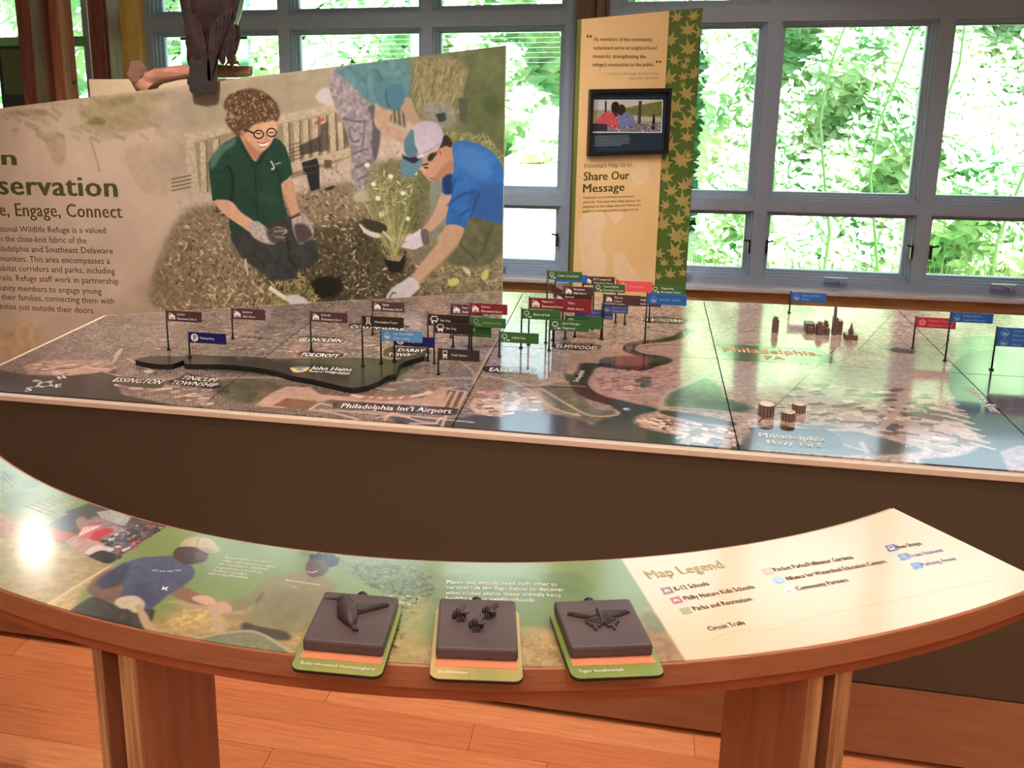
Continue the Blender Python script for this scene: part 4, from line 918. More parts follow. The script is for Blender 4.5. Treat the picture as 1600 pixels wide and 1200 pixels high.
m_olive = mat('olive_ink', (74, 80, 42), .5); m_olive2 = mat('olive_brown_ink', (92, 78, 44), .5); m_brown = mat('brown_ink', (58, 44, 38), .5)
nb = (0, -1, 0)
def bt(body, p0, p1, h, mt, bold=.02, prefix='', name='lettering'):
    q = lettering(body, p0, p1, h, sb, nb, mt, None, .0012, bold, prefix, name); q.parent = brd
    q.data.transform(Matrix.Translation((-ox_, -oy_, 0))); return q
bt('n', (3,257.5), (27,258), 24, m_olive, .05, 'Urba'); bt('servation', (-2,303.5), (185,307.5), 30.5, m_olive, .045, 'Con')
bt('e, Engage, Connect', (0,337), (192,340.5), 20, m_olive2, .035, 'Explor')
for ln, pre, x0, y0, x1, y1 in (('tional Wildlife Refuge is a valued', 'na', 0, 362, 166, 364.5), ('n the close-knit fabric of the', 'i', 0, 377, 136, 380.5), ('iladelphia and Southeast Delaware', 'Ph', 0, 392.5, 177, 396.5),
                                ('munities. This area encompasses a', 'com', 0, 408, 172, 412.5), ('abitat corridors and parks, including', 'h', 0, 423, 180, 428), ('rails. Refuge staff work in partnership', 't', 0, 438, 186, 444),
                                ('nity members to engage young', 'commu', 8, 454, 159, 459.5), ('their families, connecting them with', '', 3, 468, 179, 475), ('nities just outside their doors.', 'commu', 2, 482.5, 148, 490)):
    bt(ln, (x0, y0), (x1, y1), 9.3, m_brown, .004, pre)

# cream display panel behind, driftwood branch ----------------------------------
q0 = ony(138, 124, 4.1); q1 = ony(206, 124, 4.1); zt_ = q0[2]
o = thing('cream_screen', 'small cream panel behind the slanted board under the branch', 'panel', ((q0[0] + q1[0]) / 2, 4.1, 0))
wv = (q1[0] - q0[0]) / 2
MB().box(-wv, .9, 0, .04, 0, zt_).build('panel_body', mat('cream_panel', (232, 206, 176), .5), o, bevel=.004)

# ================================================================== THE CREAM AND GREEN VOLUNTEER PANEL
PA = onz(0, 0, 0) * 0
d0 = ony(895, 418, 4.15)                          # foot end of the left edge
un = np.array([5340, 2881, 0.]); un /= np.linalg.norm(un)
nn = np.array([un[1], -un[0], 0.])                # towards the room
sp = lambda x, yy: hit(x, yy, d0, nn)
pan = thing('volunteer_panel', 'tall cream panel with a leaf patterned green strip and a framed photo', 'panel', (d0[0], d0[1], 0))
loc_p = np.array([d0[0], d0[1], 0.])
def loc(o): o.data.transform(Matrix.Translation(tuple(-loc_p))); o.parent = pan if o.parent is None else o.parent; return o
A0, A1 = sp(909.5, 30), sp(1047, 17); B1 = sp(1100, 12)
E0 = sp(895, 418); E1 = sp(1022, 441); G1 = sp(1073, 440)
e0 = E0.copy(); e0[2] = .10; e1 = E1.copy(); e1[2] = .10; g1 = G1.copy(); g1[2] = .10
# side edges kept upright: use mean positions
A0 = np.array([E0[0], E0[1], A0[2]]) * .5 + A0 * .5; e0[:2] = A0[:2]; e1[:2] = (A1[:2] + E1[:2]) / 2; A1[:2] = e1[:2]; g1[:2] = (B1[:2] + G1[:2]) / 2; B1[:2] = g1[:2]
m_cp = mat('cream_print', (232, 200, 152), .4, noise=(3.5, .55, (1, 1, 1), (222, 178, 116)))
m_gp = mat('green_print', (78, 104, 46), .45, noise=(3, .6, (1, 1, 1), (96, 118, 56)))
m_leafp = mat('leaf_print', (176, 160, 96), .45)
loc(MB().prism([e0, e1, A1, A0], nn * .0, -nn * .03).build('cream_face', m_cp))
loc(MB().prism([e1 + un * .002, g1, B1, A1 + un * .002], -nn * .008, -nn * .036).build('green_face', m_gp))
loc(MB().prism([e0 - nn * .03 - un * .004, e0 + nn * .001 - un * .004, A0 + nn * .001 - un * .004, A0 - nn * .03 - un * .004], un * 0, un * .004).build('edge_strip', mat('green_edge', (120, 130, 60), .5)))
# splashes of lighter print low on the cream face
def flat(poly, lift, name, mt, parent=None):
    P = [sp(*p) + nn * lift for p in poly]
    o = mesh(name, P, [tuple(range(len(P)))], mt); loc(o)
    if parent is not None: o.parent = parent
    return o
m_sp = mat('pale_splash', (236, 207, 172), .4)
for P in ([(905,345),(922,330),(942,332),(945,350),(938,380),(948,405),(940,432),(915,428),(905,390)], [(950,332),(972,330),(975,338),(966,345),(962,352),(956,342)], [(958,400),(975,395),(985,415),(1000,440),(965,437)], [(985,268),(1010,262),(1014,280),(995,290)]):
    P = [tuple(q) for q in smooth_poly(P, 3)]; flat(P, .0004, 'print_splash', m_sp)
# leaves on the green strip: five and seven pointed stars of the maple kind
def leaf(cx_, cy_, s, rot, clip=None):
    rr = [1, .36, .92, .38, .72, .28, .46, .24, .46, .28, .72, .38, .92, .36]
    R = []
    for k, r1 in enumerate(rr):
        a = rot + 2 * math.pi * k / 14; R.append((cx_ + s * r1 * math.sin(a), cy_ - s * r1 * math.cos(a)))
    return R
def xl(yy): return 1047 - (yy - 17) * 25 / 424.0
def xr_(yy): return 1100 - (yy - 12) * 27 / 428.0
rl = random.Random(4); cand = []
for yy, fx, s in ((28,.25,13),(26,.75,13),(48,.6,17),(52,.98,14),(64,.1,17),(78,.65,18),(95,.22,13),(95,.62,8),(104,.55,9),(112,.95,12),(124,.1,17),(121,.55,10),(118,.85,12),(133,.55,7),(148,.3,6),(148,.65,17),(168,.35,17),(176,.95,16),(190,.15,20),(193,.75,19),(212,.2,9),(216,.75,13),(229,.25,17),(243,.8,10),(252,.6,21),(258,.15,17),(279,.2,15),(286,.95,13),(292,.75,14),(300,.4,14),(316,.75,18),(322,.25,11),(332,.95,17),(337,.1,9),(345,.65,16),(352,.2,17),(371,.6,19),(372,.98,20),(395,.6,18),(398,.1,12),(412,.3,10),(412,.75,12),(430,.5,12),(428,.9,10),(433,.15,9)):
    cand.append((xl(yy) + fx * (xr_(yy) - xl(yy)), yy, s))
def clip_x(P, f, keep):
    out = []
    for i in range(len(P)):
        p, q = P[i], P[(i + 1) % len(P)]; a, b = (p[0] - f(p[1])) * keep, (q[0] - f(q[1])) * keep
        if a >= 0: out.append(p)
        if a * b < 0: t = a / (a - b); out.append((p[0] + (q[0] - p[0]) * t, p[1] + (q[1] - p[1]) * t))
    return out
for cx_, cy_, s in cand:
    P = leaf(cx_, cy_, s * 1.12, rl.uniform(-.7, .7))
    P = clip_x(clip_x(P, lambda y: xl(y) + 1.2, 1), lambda y: xr_(y) - 1.0, -1)
    if len(P) > 3 and min(p[1] for p in P) > 13: flat(P, -.0068, 'printed_leaf', m_leafp)
def ptxt(body, p0, p1, h, mt, bold=.0):
    o = lettering(body, p0, p1, h, sp, nn, mt, None, .0008, bold, V_=(0, 0, 1)); return loc(o)
m_ol = mat('panel_olive_ink', (84, 70, 30), .5); m_gr = mat('panel_green_ink', (72, 76, 28), .5)
ptxt('As members of the community,', (927.5,64), (1019.5,64.5), 6.3, m_ol, .012); ptxt('volunteers serve as neighborhood', (927,77.5), (1025.5,77.5), 6, m_ol, .012)
ptxt('stewards, strengthening the', (926,90.5), (1009,91), 6, m_ol, .012); ptxt("refuge's connection to the public.", (925.5,103.8), (1022,103.5), 6, m_ol, .012)
ptxt('— Erika Scarborough, Environmental', (945,117.3), (1029.5,116.5), 4, mat('pale_olive_ink', (172,148,104), .5)); ptxt('Education Specialist', (983,124.5), (1029,123), 4, mat('pale_olive_ink', (172,148,104), .5))
ptxt('“', (916,68), (924.5,68), 14, m_gr, .03); ptxt('”', (1024,105), (1033,105), 10, m_gr, .03)
ptxt('Volunteers Help Us to...', (911.5,262.5), (991.5,260.5), 7.5, m_olive2, .004); ptxt('Share Our', (911.5,282), (983,280), 13, m_gr, .04); ptxt('Message', (910.5,301), (975.5,298), 13, m_gr, .04)
for b_, p0, p1 in (('Volunteers are community conservation', (911,310.5), (990,308)), ('stewards. They share their skills, passion, and', (911,317.5), (1000.5,314.8)), ('dedication to the refuge with their friends and', (910.5,324.8), (1000.5,321.5)), ('neighbors and inspire others to get involved.', (910,332), (998,328.5))):
    ptxt(b_, p0, p1, 3.6, m_ol, .006)
# framed photograph
fq = [(919.5,139.5),(1045.5,137.5),(1039.5,240),(915.5,243)]
Q = [sp(*p) for p in fq]; xa = (Q[0] + Q[3]) / 2; xb = (Q[1] + Q[2]) / 2; zt1 = (Q[0][2] + Q[1][2]) / 2; zb1 = (Q[2][2] + Q[3][2]) / 2
up3 = np.array([0, 0, 1.])
def fr_pt(u, v): p = xa + (xb - xa) * u; p = p.copy(); p[2] = zb1 + (zt1 - zb1) * v; return p
Wf = np.linalg.norm((xb - xa)[:2]); Hf = zt1 - zb1; tu = .014 / Wf; tv = .014 / Hf
fro = None
mb = MB()
for (u0, u1, v0, v1) in ((0, 1, 1 - tv * 1.1, 1), (0, 1, 0, tv * 1.1), (0, tu, tv, 1 - tv), (1 - tu, 1, tv, 1 - tv)):
    mb.prism([fr_pt(u0, v0), fr_pt(u1, v0), fr_pt(u1, v1), fr_pt(u0, v1)], nn * .004, nn * .026)
fro = loc(mb.build('photo_frame', m_black))
spx = lambda x, yy: hit(x, yy, d0 + nn * .008, nn)
fu = (xb - xa) / np.linalg.norm(xb - xa)
fu[2] = 0; fu /= np.linalg.norm(fu)
o0 = fr_pt(0, 0) + nn * .008
cp = Canvas(lambda x, yy: (lambda p: ((p - o0).dot(fu), p[2] - zb1))(spx(x, yy)), Wf, Hf, 1800, (34, 52, 70))
rq = np.random.RandomState(2)
cp.poly([(925.5,156),(1036,156),(1034,207.5),(924,207.5)], (226,226,226), 1, 0); cp.poly([(927,157.5),(1034.5,157.5),(1032.5,206),(925.5,206)], (150,146,128), 1, 0, False, .2, 10)
cp.poly([(927,158),(1034,158),(1034,170),(927,172)], (190,194,200), 1, 3); cp.poly([(960,172),(1000,164),(1034,158),(1034,182),(975,186)], (112,118,66), 1, 2, False, .4, 6); cp.poly([(927,176),(1000,184),(1034,182),(1034,192),(927,196)], (156,156,120), .9, 2, False, .2, 6); cp.poly([(985,180),(1033,184),(1033,190),(985,188)], (176,184,196), .9, 2)
cp.poly([(926,196),(1033,192),(1032.5,206),(925.5,206)], (120,118,134), 1, 1, False, .4, 6)
cp.poly([(945,157.5),(948,157.5),(948,180),(945,180)], (62,50,46), 1, 0); cp.poly([(998,157.5),(1003,157.5),(1001,194),(996,194)], (74,62,60), 1, 0)
cp.poly([(931,196),(936,184),(946,176),(956,176),(964,184),(966,194),(962,203),(954,200),(950,196)], (190,82,96), 1, 1, True, .2, 8); cp.poly([(966,182),(978,176),(988,180),(992,190),(990,196),(972,198),(966,190)], (112,120,176), 1, 1, True, .2, 8)
cp.poly([(955,168),(957,161),(963,159),(967,163),(967,172),(962,178),(957,176)], (44,32,32), 1, 1, True); cp.poly([(966,168),(970,163),(976,166),(977,174),(971,180),(965,177)], (52,38,38), 1, 1, True); cp.poly([(958,176),(966,176),(966,182),(960,182)], (80,54,50), 1, 1)
cp.poly([(1019.5,187),(1020.5,178),(1022.5,178),(1023.5,187),(1022.5,202),(1018,202)], (30,28,34), 1, 0); cp.poly([(926,193),(948,194),(950,205),(926,205)], (50,50,66), 1, 1); cp.speck([(950,196),(1030,194),(1030,205),(945,205)], 50, .012, [(200,200,210), (60,60,76), (150,130,140)], rq, .9, 3)
for k in range(6): cp.line([(929.5,213 + k * 2.9), (982 + (k % 3) * 1.6 - (14 if k == 5 else 0), 212.2 + k * 2.9)], .0022, (176,184,196), .75, 0)
pf = loc(MB().prism([fr_pt(0.01, 0.01), fr_pt(.99, .01), fr_pt(.99, .99), fr_pt(.01, .99)], nn * .004, nn * .008).build('photo_print', print_mat('photo_print', cp.image('photo_print'), .25)))
set_uv(pf, lambda c: (((np.array(c) + loc_p - o0).dot(fu)) / Wf, (c.z - zb1) / Hf))
# wooden foot
fz = .34
q = [e0 - un * .05, g1 + un * .03]
fA = onz(0, 0, 0)
ft = MB().prism([e0 - un * .03 - up3 * .1, g1 + un * .02 - up3 * .1, np.append((g1 + un * .02)[:2], ony(1077, 441, g1[1])[2] - .005), np.append((e0 - un * .03)[:2], ony(1077, 441, g1[1])[2] - .005)], -nn * .045, -nn * .16)
loc(ft.build('panel_base', mat('red_brown_wood', (146, 76, 54), .5), None, bevel=.003))

# ================================================================== THE CURVED READING RAIL
ZL = .85
RC0 = np.array((-.461, 2.648)); RI, RO = 1.318, 1.592
sr = lambda x, yy: onz(x, yy, ZL)
pe = onz(1397, 794.5, ZL); pe2 = onz(1600, 893, ZL)
aR = math.atan2(*( (pe[:2] - RC0)[::-1])); 
aL = aR - math.radians(92)
rail = thing('reading_rail', 'curved wooden reading rail with a printed top in front of the map table', 'rail', (RC0[0], RC0[1], 0))
# the cut at the right end follows the photographed edge
e_dir = (pe2[:2] - pe[:2]); e_dir /= np.linalg.norm(e_dir)
def end_out(r):                                   # point of the end cut at radius r
    b = pe[:2] - RC0; B_ = b.dot(e_dir); Cc = b.dot(b) - r * r; t = -B_ + math.sqrt(max(B_ * B_ - Cc, 0)); return b + e_dir * t
def arc(r, n=72):
    a1 = math.atan2(end_out(r)[1], end_out(r)[0]) if r > np.linalg.norm(pe[:2] - RC0) else aR
    return [(r * math.cos(a1 + (aL - a1) * k / n), r * math.sin(a1 + (aL - a1) * k / n)) for k in range(n + 1)]
def ring(ri, ro, z0, z1, name, mt, bevel=0, a_in=0):
    I, O = arc(ri), arc(ro); n = len(I); V = []
    for z in (z0, z1):
        V += [(x, yy, z) for x, yy in I] + [(x, yy, z) for x, yy in O]
    Fc = []
    for k in range(n - 1):
        a, b, c, d = k, k + 1, n + k + 1, n + k; m = 2 * n
        Fc += [(a, b, c, d), (a + m, d + m, c + m, b + m), (a, a + m, b + m, b), (d, c, c + m, d + m)]
    Fc += [(0, n, n + 2 * n, 2 * n), (n - 1, 3 * n - 1, 4 * n - 1, 2 * n - 1)]
    o = mesh(name, V, Fc, mt, rail)
    if bevel: m_ = o.modifiers.new('bevel', 'BEVEL'); m_.width = bevel; m_.segments = 2; m_.limit_method = 'ANGLE'; m_.angle_limit = math.radians(50)
    return o
ring(RI, RO, ZL - .035, ZL - .0012, 'rail_top', m_railwood, .002)
ring(RI + .012, RO - .010, ZL - .056, ZL - .035, 'rail_apron', mat('rail_wood_lower', (170, 92, 56), .5, noise=(8, .6, (2, 2, 20), (150, 78, 46))))
LX, LY, LW, LH = -1.75, .95, 2.40, 1.15
cl = Canvas(lambda x, yy: (lambda p: (p[0] - LX, p[1] - LY))(sr(x, yy)), LW, LH, 900, (128, 146, 86))
rr_ = np.random.RandomState(21); h_, w_ = cl.h, cl.w
GRN = (134, 150, 92)
cl.a *= (.95 + .10 * fnoise(h_, w_, 120, 3))[..., None]
# tan ground along the front
cl.poly([(-120,800),(0,800),(60,840),(150,868),(180,880),(160,900),(120,930),(100,975),(0,945),(-120,900)], (176,150,112), .9, 8, True, .25, 12)
cl.poly([(-60,790),(20,812),(60,822),(50,834),(0,838),(-60,830)], (176,128,108), .8, 6, True, .3, 10)
cl.poly([(230,975),(300,945),(360,945),(470,960),(560,985),(690,1000),(800,985),(960,965),(1040,960),(1095,1060),(800,1075),(400,1050),(200,1010)], (168,138,92), .92, 14, True, .25, 12)
cl.poly([(960,985),(1030,980),(1080,1050),(960,1060)], (150,112,70), .8, 12, True, .3, 10)
for P, a in (([(5,772),(30,768),(62,772),(60,788),(30,796),(10,790)], .6), ([(35,752),(60,748),(62,758),(45,764)], .6), ([(-10,735),(20,740),(25,748),(0,752)], .6), ([(0,795),(60,800),(120,810),(90,824),(30,815)], .5), ([(690,905),(780,900),(890,915),(960,960),(920,985),(800,980),(700,990)], .35), ([(840,900),(900,895),(930,920),(890,925)], .35), ([(1005,955),(1035,965),(1045,985),(1010,985)], .5), ([(470,862),(485,863),(480,870),(468,868)], .5)):
    cl.poly(P, (84,104,62), a, 3, True, .1, 12)
cl.poly([(540,868),(640,876),(690,900),(700,940),(660,965),(620,930),(560,905),(530,885)], (120,124,76), .6, 8, True, .3, 8)
cl.poly([(700,880),(760,878),(830,882),(800,905),(760,915),(700,900)], (150,170,140), .4, 8, True)
rng3 = [(545,880),(640,885),(680,905),(680,935),(600,925),(560,905)]
cl.speck(rng3, 420, .014, [(78,84,48), (104,108,64), (62,66,38)], rr_, .6, 6)
cl.speck([(600,920),(660,930),(650,960),(625,1010),(605,1040),(600,980)], 160, .008, [(206,190,170), (60,50,40), (150,130,110)], rr_, .7)
cl.speck([(604,985),(618,950),(628,945),(616,1000),(600,1040),(592,1045)], 160, .008, [(20,18,16), (40,34,30), (120,90,100), (206,196,186)], rr_, .9)
cl.speck([(690,1000),(960,985),(1060,1040),(800,1065),(640,1050)], 500, .006, [(196,166,116), (134,106,66)], rr_, .4)
cl.poly([(636,955),(650,945),(668,945),(640,1045),(612,1045)], (170,154,96), .6, 6, True, .2, 8)
# pale beam on the left
cl.poly([(166,888),(176,884),(128,918),(112,960),(66,948)], (198,170,120), .9, 3, False, .2, 8); cl.line([(172,884),(68,948)], .004, (236,212,180), .8, 1)
cl.poly([(-60,850),(0,860),(40,890),(20,910),(-60,900)], (140,150,96), .5, 8, True)
# street photo
cl.poly([(50,834),(88,812),(140,786),(200,802),(262,821),(216,850),(171,881),(130,866),(110,852),(60,838)], (92,74,74), 1, 1, False, .35, 10)
cl.poly([(100,800),(140,786),(205,803),(190,815),(150,808),(120,806)], (66,66,58), .9, 1, False, .4, 8); cl.poly([(150,800),(175,796),(205,808),(195,822),(160,812)], (176,168,164), .9, 1, False, .2, 5); cl.poly([(126,818),(150,806),(185,822),(215,836),(190,850),(150,840)], (166,136,130), .8, 2, False, .3, 6)
cl.poly([(54,834),(82,825),(117,834),(98,847),(80,842)], (178,74,46), 1, 1); cl.poly([(100,846),(120,835),(170,850),(130,868)], (200,160,150), .9, 2, False, .2, 6)
cl.poly([(92,812),(118,804),(124,812),(110,824),(80,822)], (58,60,84), .9, 1, True); cl.poly([(118,812),(132,808),(138,822),(124,828)], (160,130,120), .9, 1, True)
cl.poly([(120,838),(134,822),(158,820),(160,828),(150,840),(135,842)], (206,110,112), .95, 1, True)
for k in range(6): cl.line([(124 + k * 5, 838 - k * 2.5), (132 + k * 5, 824 - k * .6)], .003, (236,226,226), .9, 0)
cl.poly([(142,838),(150,830),(172,825),(177,831),(160,838),(155,845),(142,842)], (196,44,56), 1, 1, True)
cl.speck([(160,845),(215,820),(258,822),(218,850),(175,878)], 160, .012, [(214,206,206), (40,34,38), (170,60,66), (84,74,84), (120,96,90), (60,52,56)], rr_, .9, 1.5)
cl.poly([(132,864),(150,852),(172,855),(178,860),(150,868)], (222,210,206), .9, 1, True); cl.poly([(140,868),(160,860),(180,868),(180,876),(165,880),(145,872)], (40,30,30), 1, 1, True)
# man with the barrow
cl.poly([(104,962),(150,930),(180,945),(236,950),(240,962),(232,978),(212,994),(150,978)], (66,62,60), 1, 1, True, .3, 8)
for k in range(8): cl.line([(115 + k * 3, 960 + k * 2), (205 + k * 2, 972 + k * 3)], .0025, (40,36,36), .6, 1)
cl.poly([(280,955),(310,940),(360,948),(345,985),(300,985),(262,985)], (196,166,112), .8, 5, True, .3, 6)
cl.poly([(255,940),(300,935),(345,945),(380,955),(385,962),(300,950)], (176,150,126), .9, 1)
cl.poly([(136,922),(150,902),(175,888),(190,905),(196,930),(182,942),(150,932)], (112,84,72), 1, 1, True, .1, 8, grad=((150,116,98), 1.3))
cl.poly([(262,924),(285,916),(312,928),(338,938),(340,946),(318,946),(290,940)], (140,104,84), 1, 1, True)
cl.poly([(172,894),(190,880),(222,871),(268,868),(280,877),(300,884),(305,893),(302,903),(286,916),(263,930),(236,952),(205,950),(184,938),(194,918),(186,905),(150,912),(160,900)], (84,88,116), 1, 1, False, .15, 10)
cl.poly([(150,912),(172,893),(200,880),(196,904),(188,914),(165,920)], (58,60,84), .9, 3, True); cl.poly([(215,905),(240,930),(255,925),(230,948),(205,945)], (62,64,90), .5, 5, True)
cl.poly([(277,856),(305,853),(323,862),(325,869),(320,877),(304,881),(286,881),(271,869)], (76,54,44), 1, 1, True, .15, 6); cl.poly([(305,862),(318,866),(318,874),(304,877)], (112,80,62), .7, 2, True)
cl.poly([(281,853),(290,842),(304,839),(321,840),(334,846),(343,861),(323,863),(306,855),(290,854)], (190,172,128), 1, 1, True, .06, 8); cl.line([(306,855),(312,840)], .002, (150,132,96), .8, 0); cl.poly([(306,856),(323,856),(342,861),(323,864)], (160,142,104), .9, 1)
for k in range(4): cl.line([(238 + k * 12, 893 - abs(k - 1.5) * 1.2), (246 + k * 12, 893 - abs(k - 1.5) * 1.2)], .003, (186,192,206), .9, 0)
cl.poly([(254,915),(257,918),(264,916),(260,920),(263,924),(257,921),(252,922),(254,918)], (226,226,226), 1, 0)
cl.poly([(179,940),(186,934),(200,931),(216,932),(226,942),(224,951),(212,958),(200,952),(186,950)], (198,180,160), 1, 1, True, .08, 6)
cl.poly([(300,936),(310,930),(328,932),(338,940),(336,948),(322,946)], (206,166,140), 1, 1, True)
cl.poly([(211,946),(220,944),(238,974),(246,984),(252,1004),(238,1002),(226,984),(218,968)], (186,158,130), 1, 1); cl.poly([(323,944),(332,942),(342,958),(354,993),(340,994),(328,962)], (186,160,130), 1, 1)
# woman
cl.poly([(384,972),(440,983),(455,998),(430,1000),(396,988),(378,985)], (74,60,50), 1, 2, True)
cl.poly([(354,944),(385,930),(408,912),(425,901),(446,896),(472,895),(502,900),(522,906),(528,914),(520,928),(506,935),(497,955),(470,988),(440,985),(388,972),(400,942),(385,950),(360,956)], (138,128,92), 1, 1, True, .1, 14)
cl.poly([(430,930),(470,925),(480,950),(450,980),(420,970)], (120,112,80), .5, 8, True); cl.line([(400,942),(412,926)], .004, (92,86,62), .8, 1)
cl.poly([(330,948),(345,940),(358,944),(362,955),(345,958)], (196,156,130), 1, 1, True)
cl.poly([(478,884),(484,873),(498,871),(514,878),(513,890),(504,899),(488,902),(479,894)], (96,66,54), 1, 1, True, .1, 6); cl.line([(480,893),(488,895),(496,892)], .0022, (220,206,196), .9, 0); cl.line([(482,884),(487,884)], .002, (40,28,26), 1, 0); cl.line([(493,885),(498,885)], .002, (40,28,26), 1, 0)
cl.poly([(484,874),(486,868),(500,866),(516,867),(529,873),(526,882),(516,886),(510,877),(497,873)], (46,36,34), 1, 1, True, .3, 4)
for x_, y_ in ((488,868),(498,866),(509,867),(519,868),(527,873),(524,881)): cl.poly([(x_-4,y_),(x_,y_-3),(x_+4,y_),(x_,y_+3)], (38,30,28), 1, 1, True)
cl.line([(446,906),(500,914)], .0035, (190,182,150), .8, 0); cl.line([(456,916),(464,918)], .003, (190,182,150), .8, 0)
# barrow tub
cl.poly([(298,1014),(305,1003),(330,992),(380,985),(402,988),(430,1002),(458,1034),(400,1034),(340,1026)], (128,126,98), 1, 1, True, .15, 8); cl.line([(302,1006),(330,993),(380,986),(404,989),(430,1003),(450,1024)], .004, (176,168,142), .9, 1, True)
cl.poly([(350,958),(400,962),(392,972),(350,968)], (150,120,100), .8, 2)
# flower and dark sprays, other little texts are lettered separately; the legend
cl.poly([(968,868),(1080,1047),(1200,1045),(1640,980),(1640,840),(1400,785),(1100,850)], (240,200,168), 1, 1)
cl.line([(1110,1001),(1130,991),(1150,986),(1200,984),(1232,980),(1262,965),(1300,957),(1400,938),(1480,920),(1560,905)], .0013, (214,178,110), .8, 0)
for k in range(24): pass
def chip(x, yy, c): cl.poly([(x, yy), (x + 15.5, yy - 3.0), (x + 23, yy + 6.5), (x + 7.5, yy + 10)], c, 1, 0)
for x, yy, c in ((1031,919.5,(132,68,54)), (1045.5,934.5,(178,54,64)), (1060,951,(150,154,78)), (1189,890,(232,160,152)), (1205,904,(150,180,208)), (1222,919,(206,204,204)), (1382,853,(92,78,160)), (1401,866.5,(104,124,190)), (1421,880.5,(106,136,200))): chip(x, yy, c)
im = cl.image('rail_print')
m_rp = print_mat('rail_print', im, .24, .5)
m_rp.node_tree.nodes['Principled BSDF'].inputs['Coat Weight'].default_value = .7; m_rp.node_tree.nodes['Principled BSDF'].inputs['Coat Roughness'].default_value = .12
ro = ring(RI + .006, RO - .0035, ZL - .0012, ZL, 'printed_top', m_rp)
set_uv(ro, lambda c: ((c.x + RC0[0] - LX) / LW, (c.y + RC0[1] - LY) / LH))
mr = Matrix.Translation((-RC0[0], -RC0[1], 0))
def rt(body, p0, p1, h, mt=m_white, bold=.0, res=2):
    o = lettering(body, p0, p1, h, sr, (0, 0, 1), mt, None, .0004, bold, res=res); o.data.transform(mr); o.parent = rail; return o
dk = mat('legend_ink', (62, 40, 36), .5)
rt('Map Legend', (1015,905), (1134,887), 13.5, mat('legend_title_ink', (176,172,128), .5), .04)
rt('K-12 Schools', (1056.5,923.5), (1109.5,914.5), 7, dk, .025); rt('Philly Nature Kids Schools', (1071.5,938.5), (1180.5,919.5), 7, dk, .025); rt('Parks and Recreation', (1086,954.5), (1176.5,938.5), 7, dk, .025)
rt('Circuit Trails', (1109,986), (1165.5,975.5), 7, dk, .025)
rt('Pocket Parks/Pollinator Gardens', (1212.5,893.5), (1335,873), 6.5, dk, .02); rt('Alliance for Watershed Education Centers', (1230.5,907.5), (1387,879.5), 6.5, dk, .02); rt('Community Partners', (1247.5,923), (1327,908.5), 6.5, dk, .02)
rt('Bus Stops', (1405,857.5), (1442,851), 6, dk, .02); rt('Train Stations', (1423.5,871.5), (1475,861.5), 6, mat('legend_blue_ink', (130,134,190), .5), .02); rt('Parking Areas', (1443,885), (1495.5,874.5), 6, mat('legend_blue_ink', (130,134,190), .5), .02)
def chip_icon(x, yy, kind):
    a, b, c = sr(x + 4, yy + 7.6), sr(x + 16, yy + 5.2), sr(x + 1.5, yy + .8); U = (b - a) * .8; Vv = (sr(x + 3.2, yy + 1.2) - sr(x + 7.5, yy + 7.2)) ; mb = MB()
    o_ = sr(x + 8.4, yy + 7.4)
    for P in icon_geo(kind): mb.add([o_ + U * p[0] + Vv * p[1] + np.array((0, 0, .0004)) for p in P], [tuple(range(len(P)))])
    o = mb.build('icon', m_white, rail); o.data.transform(mr)
for x, yy, k in ((1031,919.5,'school'), (1045.5,934.5,'school'), (1060,951,'tree'), (1189,890,'flower'), (1205,904,'drop'), (1222,919,'drop'), (1382,853,'bus'), (1401,866.5,'train')): chip_icon(x, yy, k)
rt('P', (1432,887.5), (1437,886.8), 4, m_white, .04)
for b_, p0, p1 in (('Plants and animals need each other to', (697.5,912.5), (871,916)), ('survive! Lift the flaps below to discover', (697,920.5), (881,924.5)), ('what native plants these animals keep', (696,929), (877.5,933)), ('healthy in our neighborhoods.', (697,938), (838,941))):
    rt(b_, p0, p1, 5.6, bold=.012)
for b_, p0, p1 in (('As green spaces are created,', (350,872.5), (424,880.5)), ('refuge staff and partners engage', (345,877.5), (430,887.5)), ('the community in educational', (341,882.5), (418,891.5)), ('programming on and off site,', (336,888), (410,896.5)), ('working to provide a', (331,893), (385,899)), ('welcoming atmosphere.', (325,897.5), (388,904.5))):
    rt(b_, p0, p1, 4, res=1)
for k in range(6):
    x0, y0 = 76 - k * 7.6, 774 + k * 3.6; rt(('Community partners share', 'green spaces and programs', 'with the refuge each year', 'bringing people together', 'to learn and to grow', 'in every neighborhood')[k], (x0, y0), (x0 + 40, y0 + 13.5), 3.6, res=1)
for k in range(5):
    x0, y0 = 4 - k * 7, 737 + k * 4.2; rt(('The refuge and city', 'residents care for', 'the green places', 'where they live', 'and work')[k], (x0, y0), (x0 + 22, y0 + 20), 3.6, res=1)
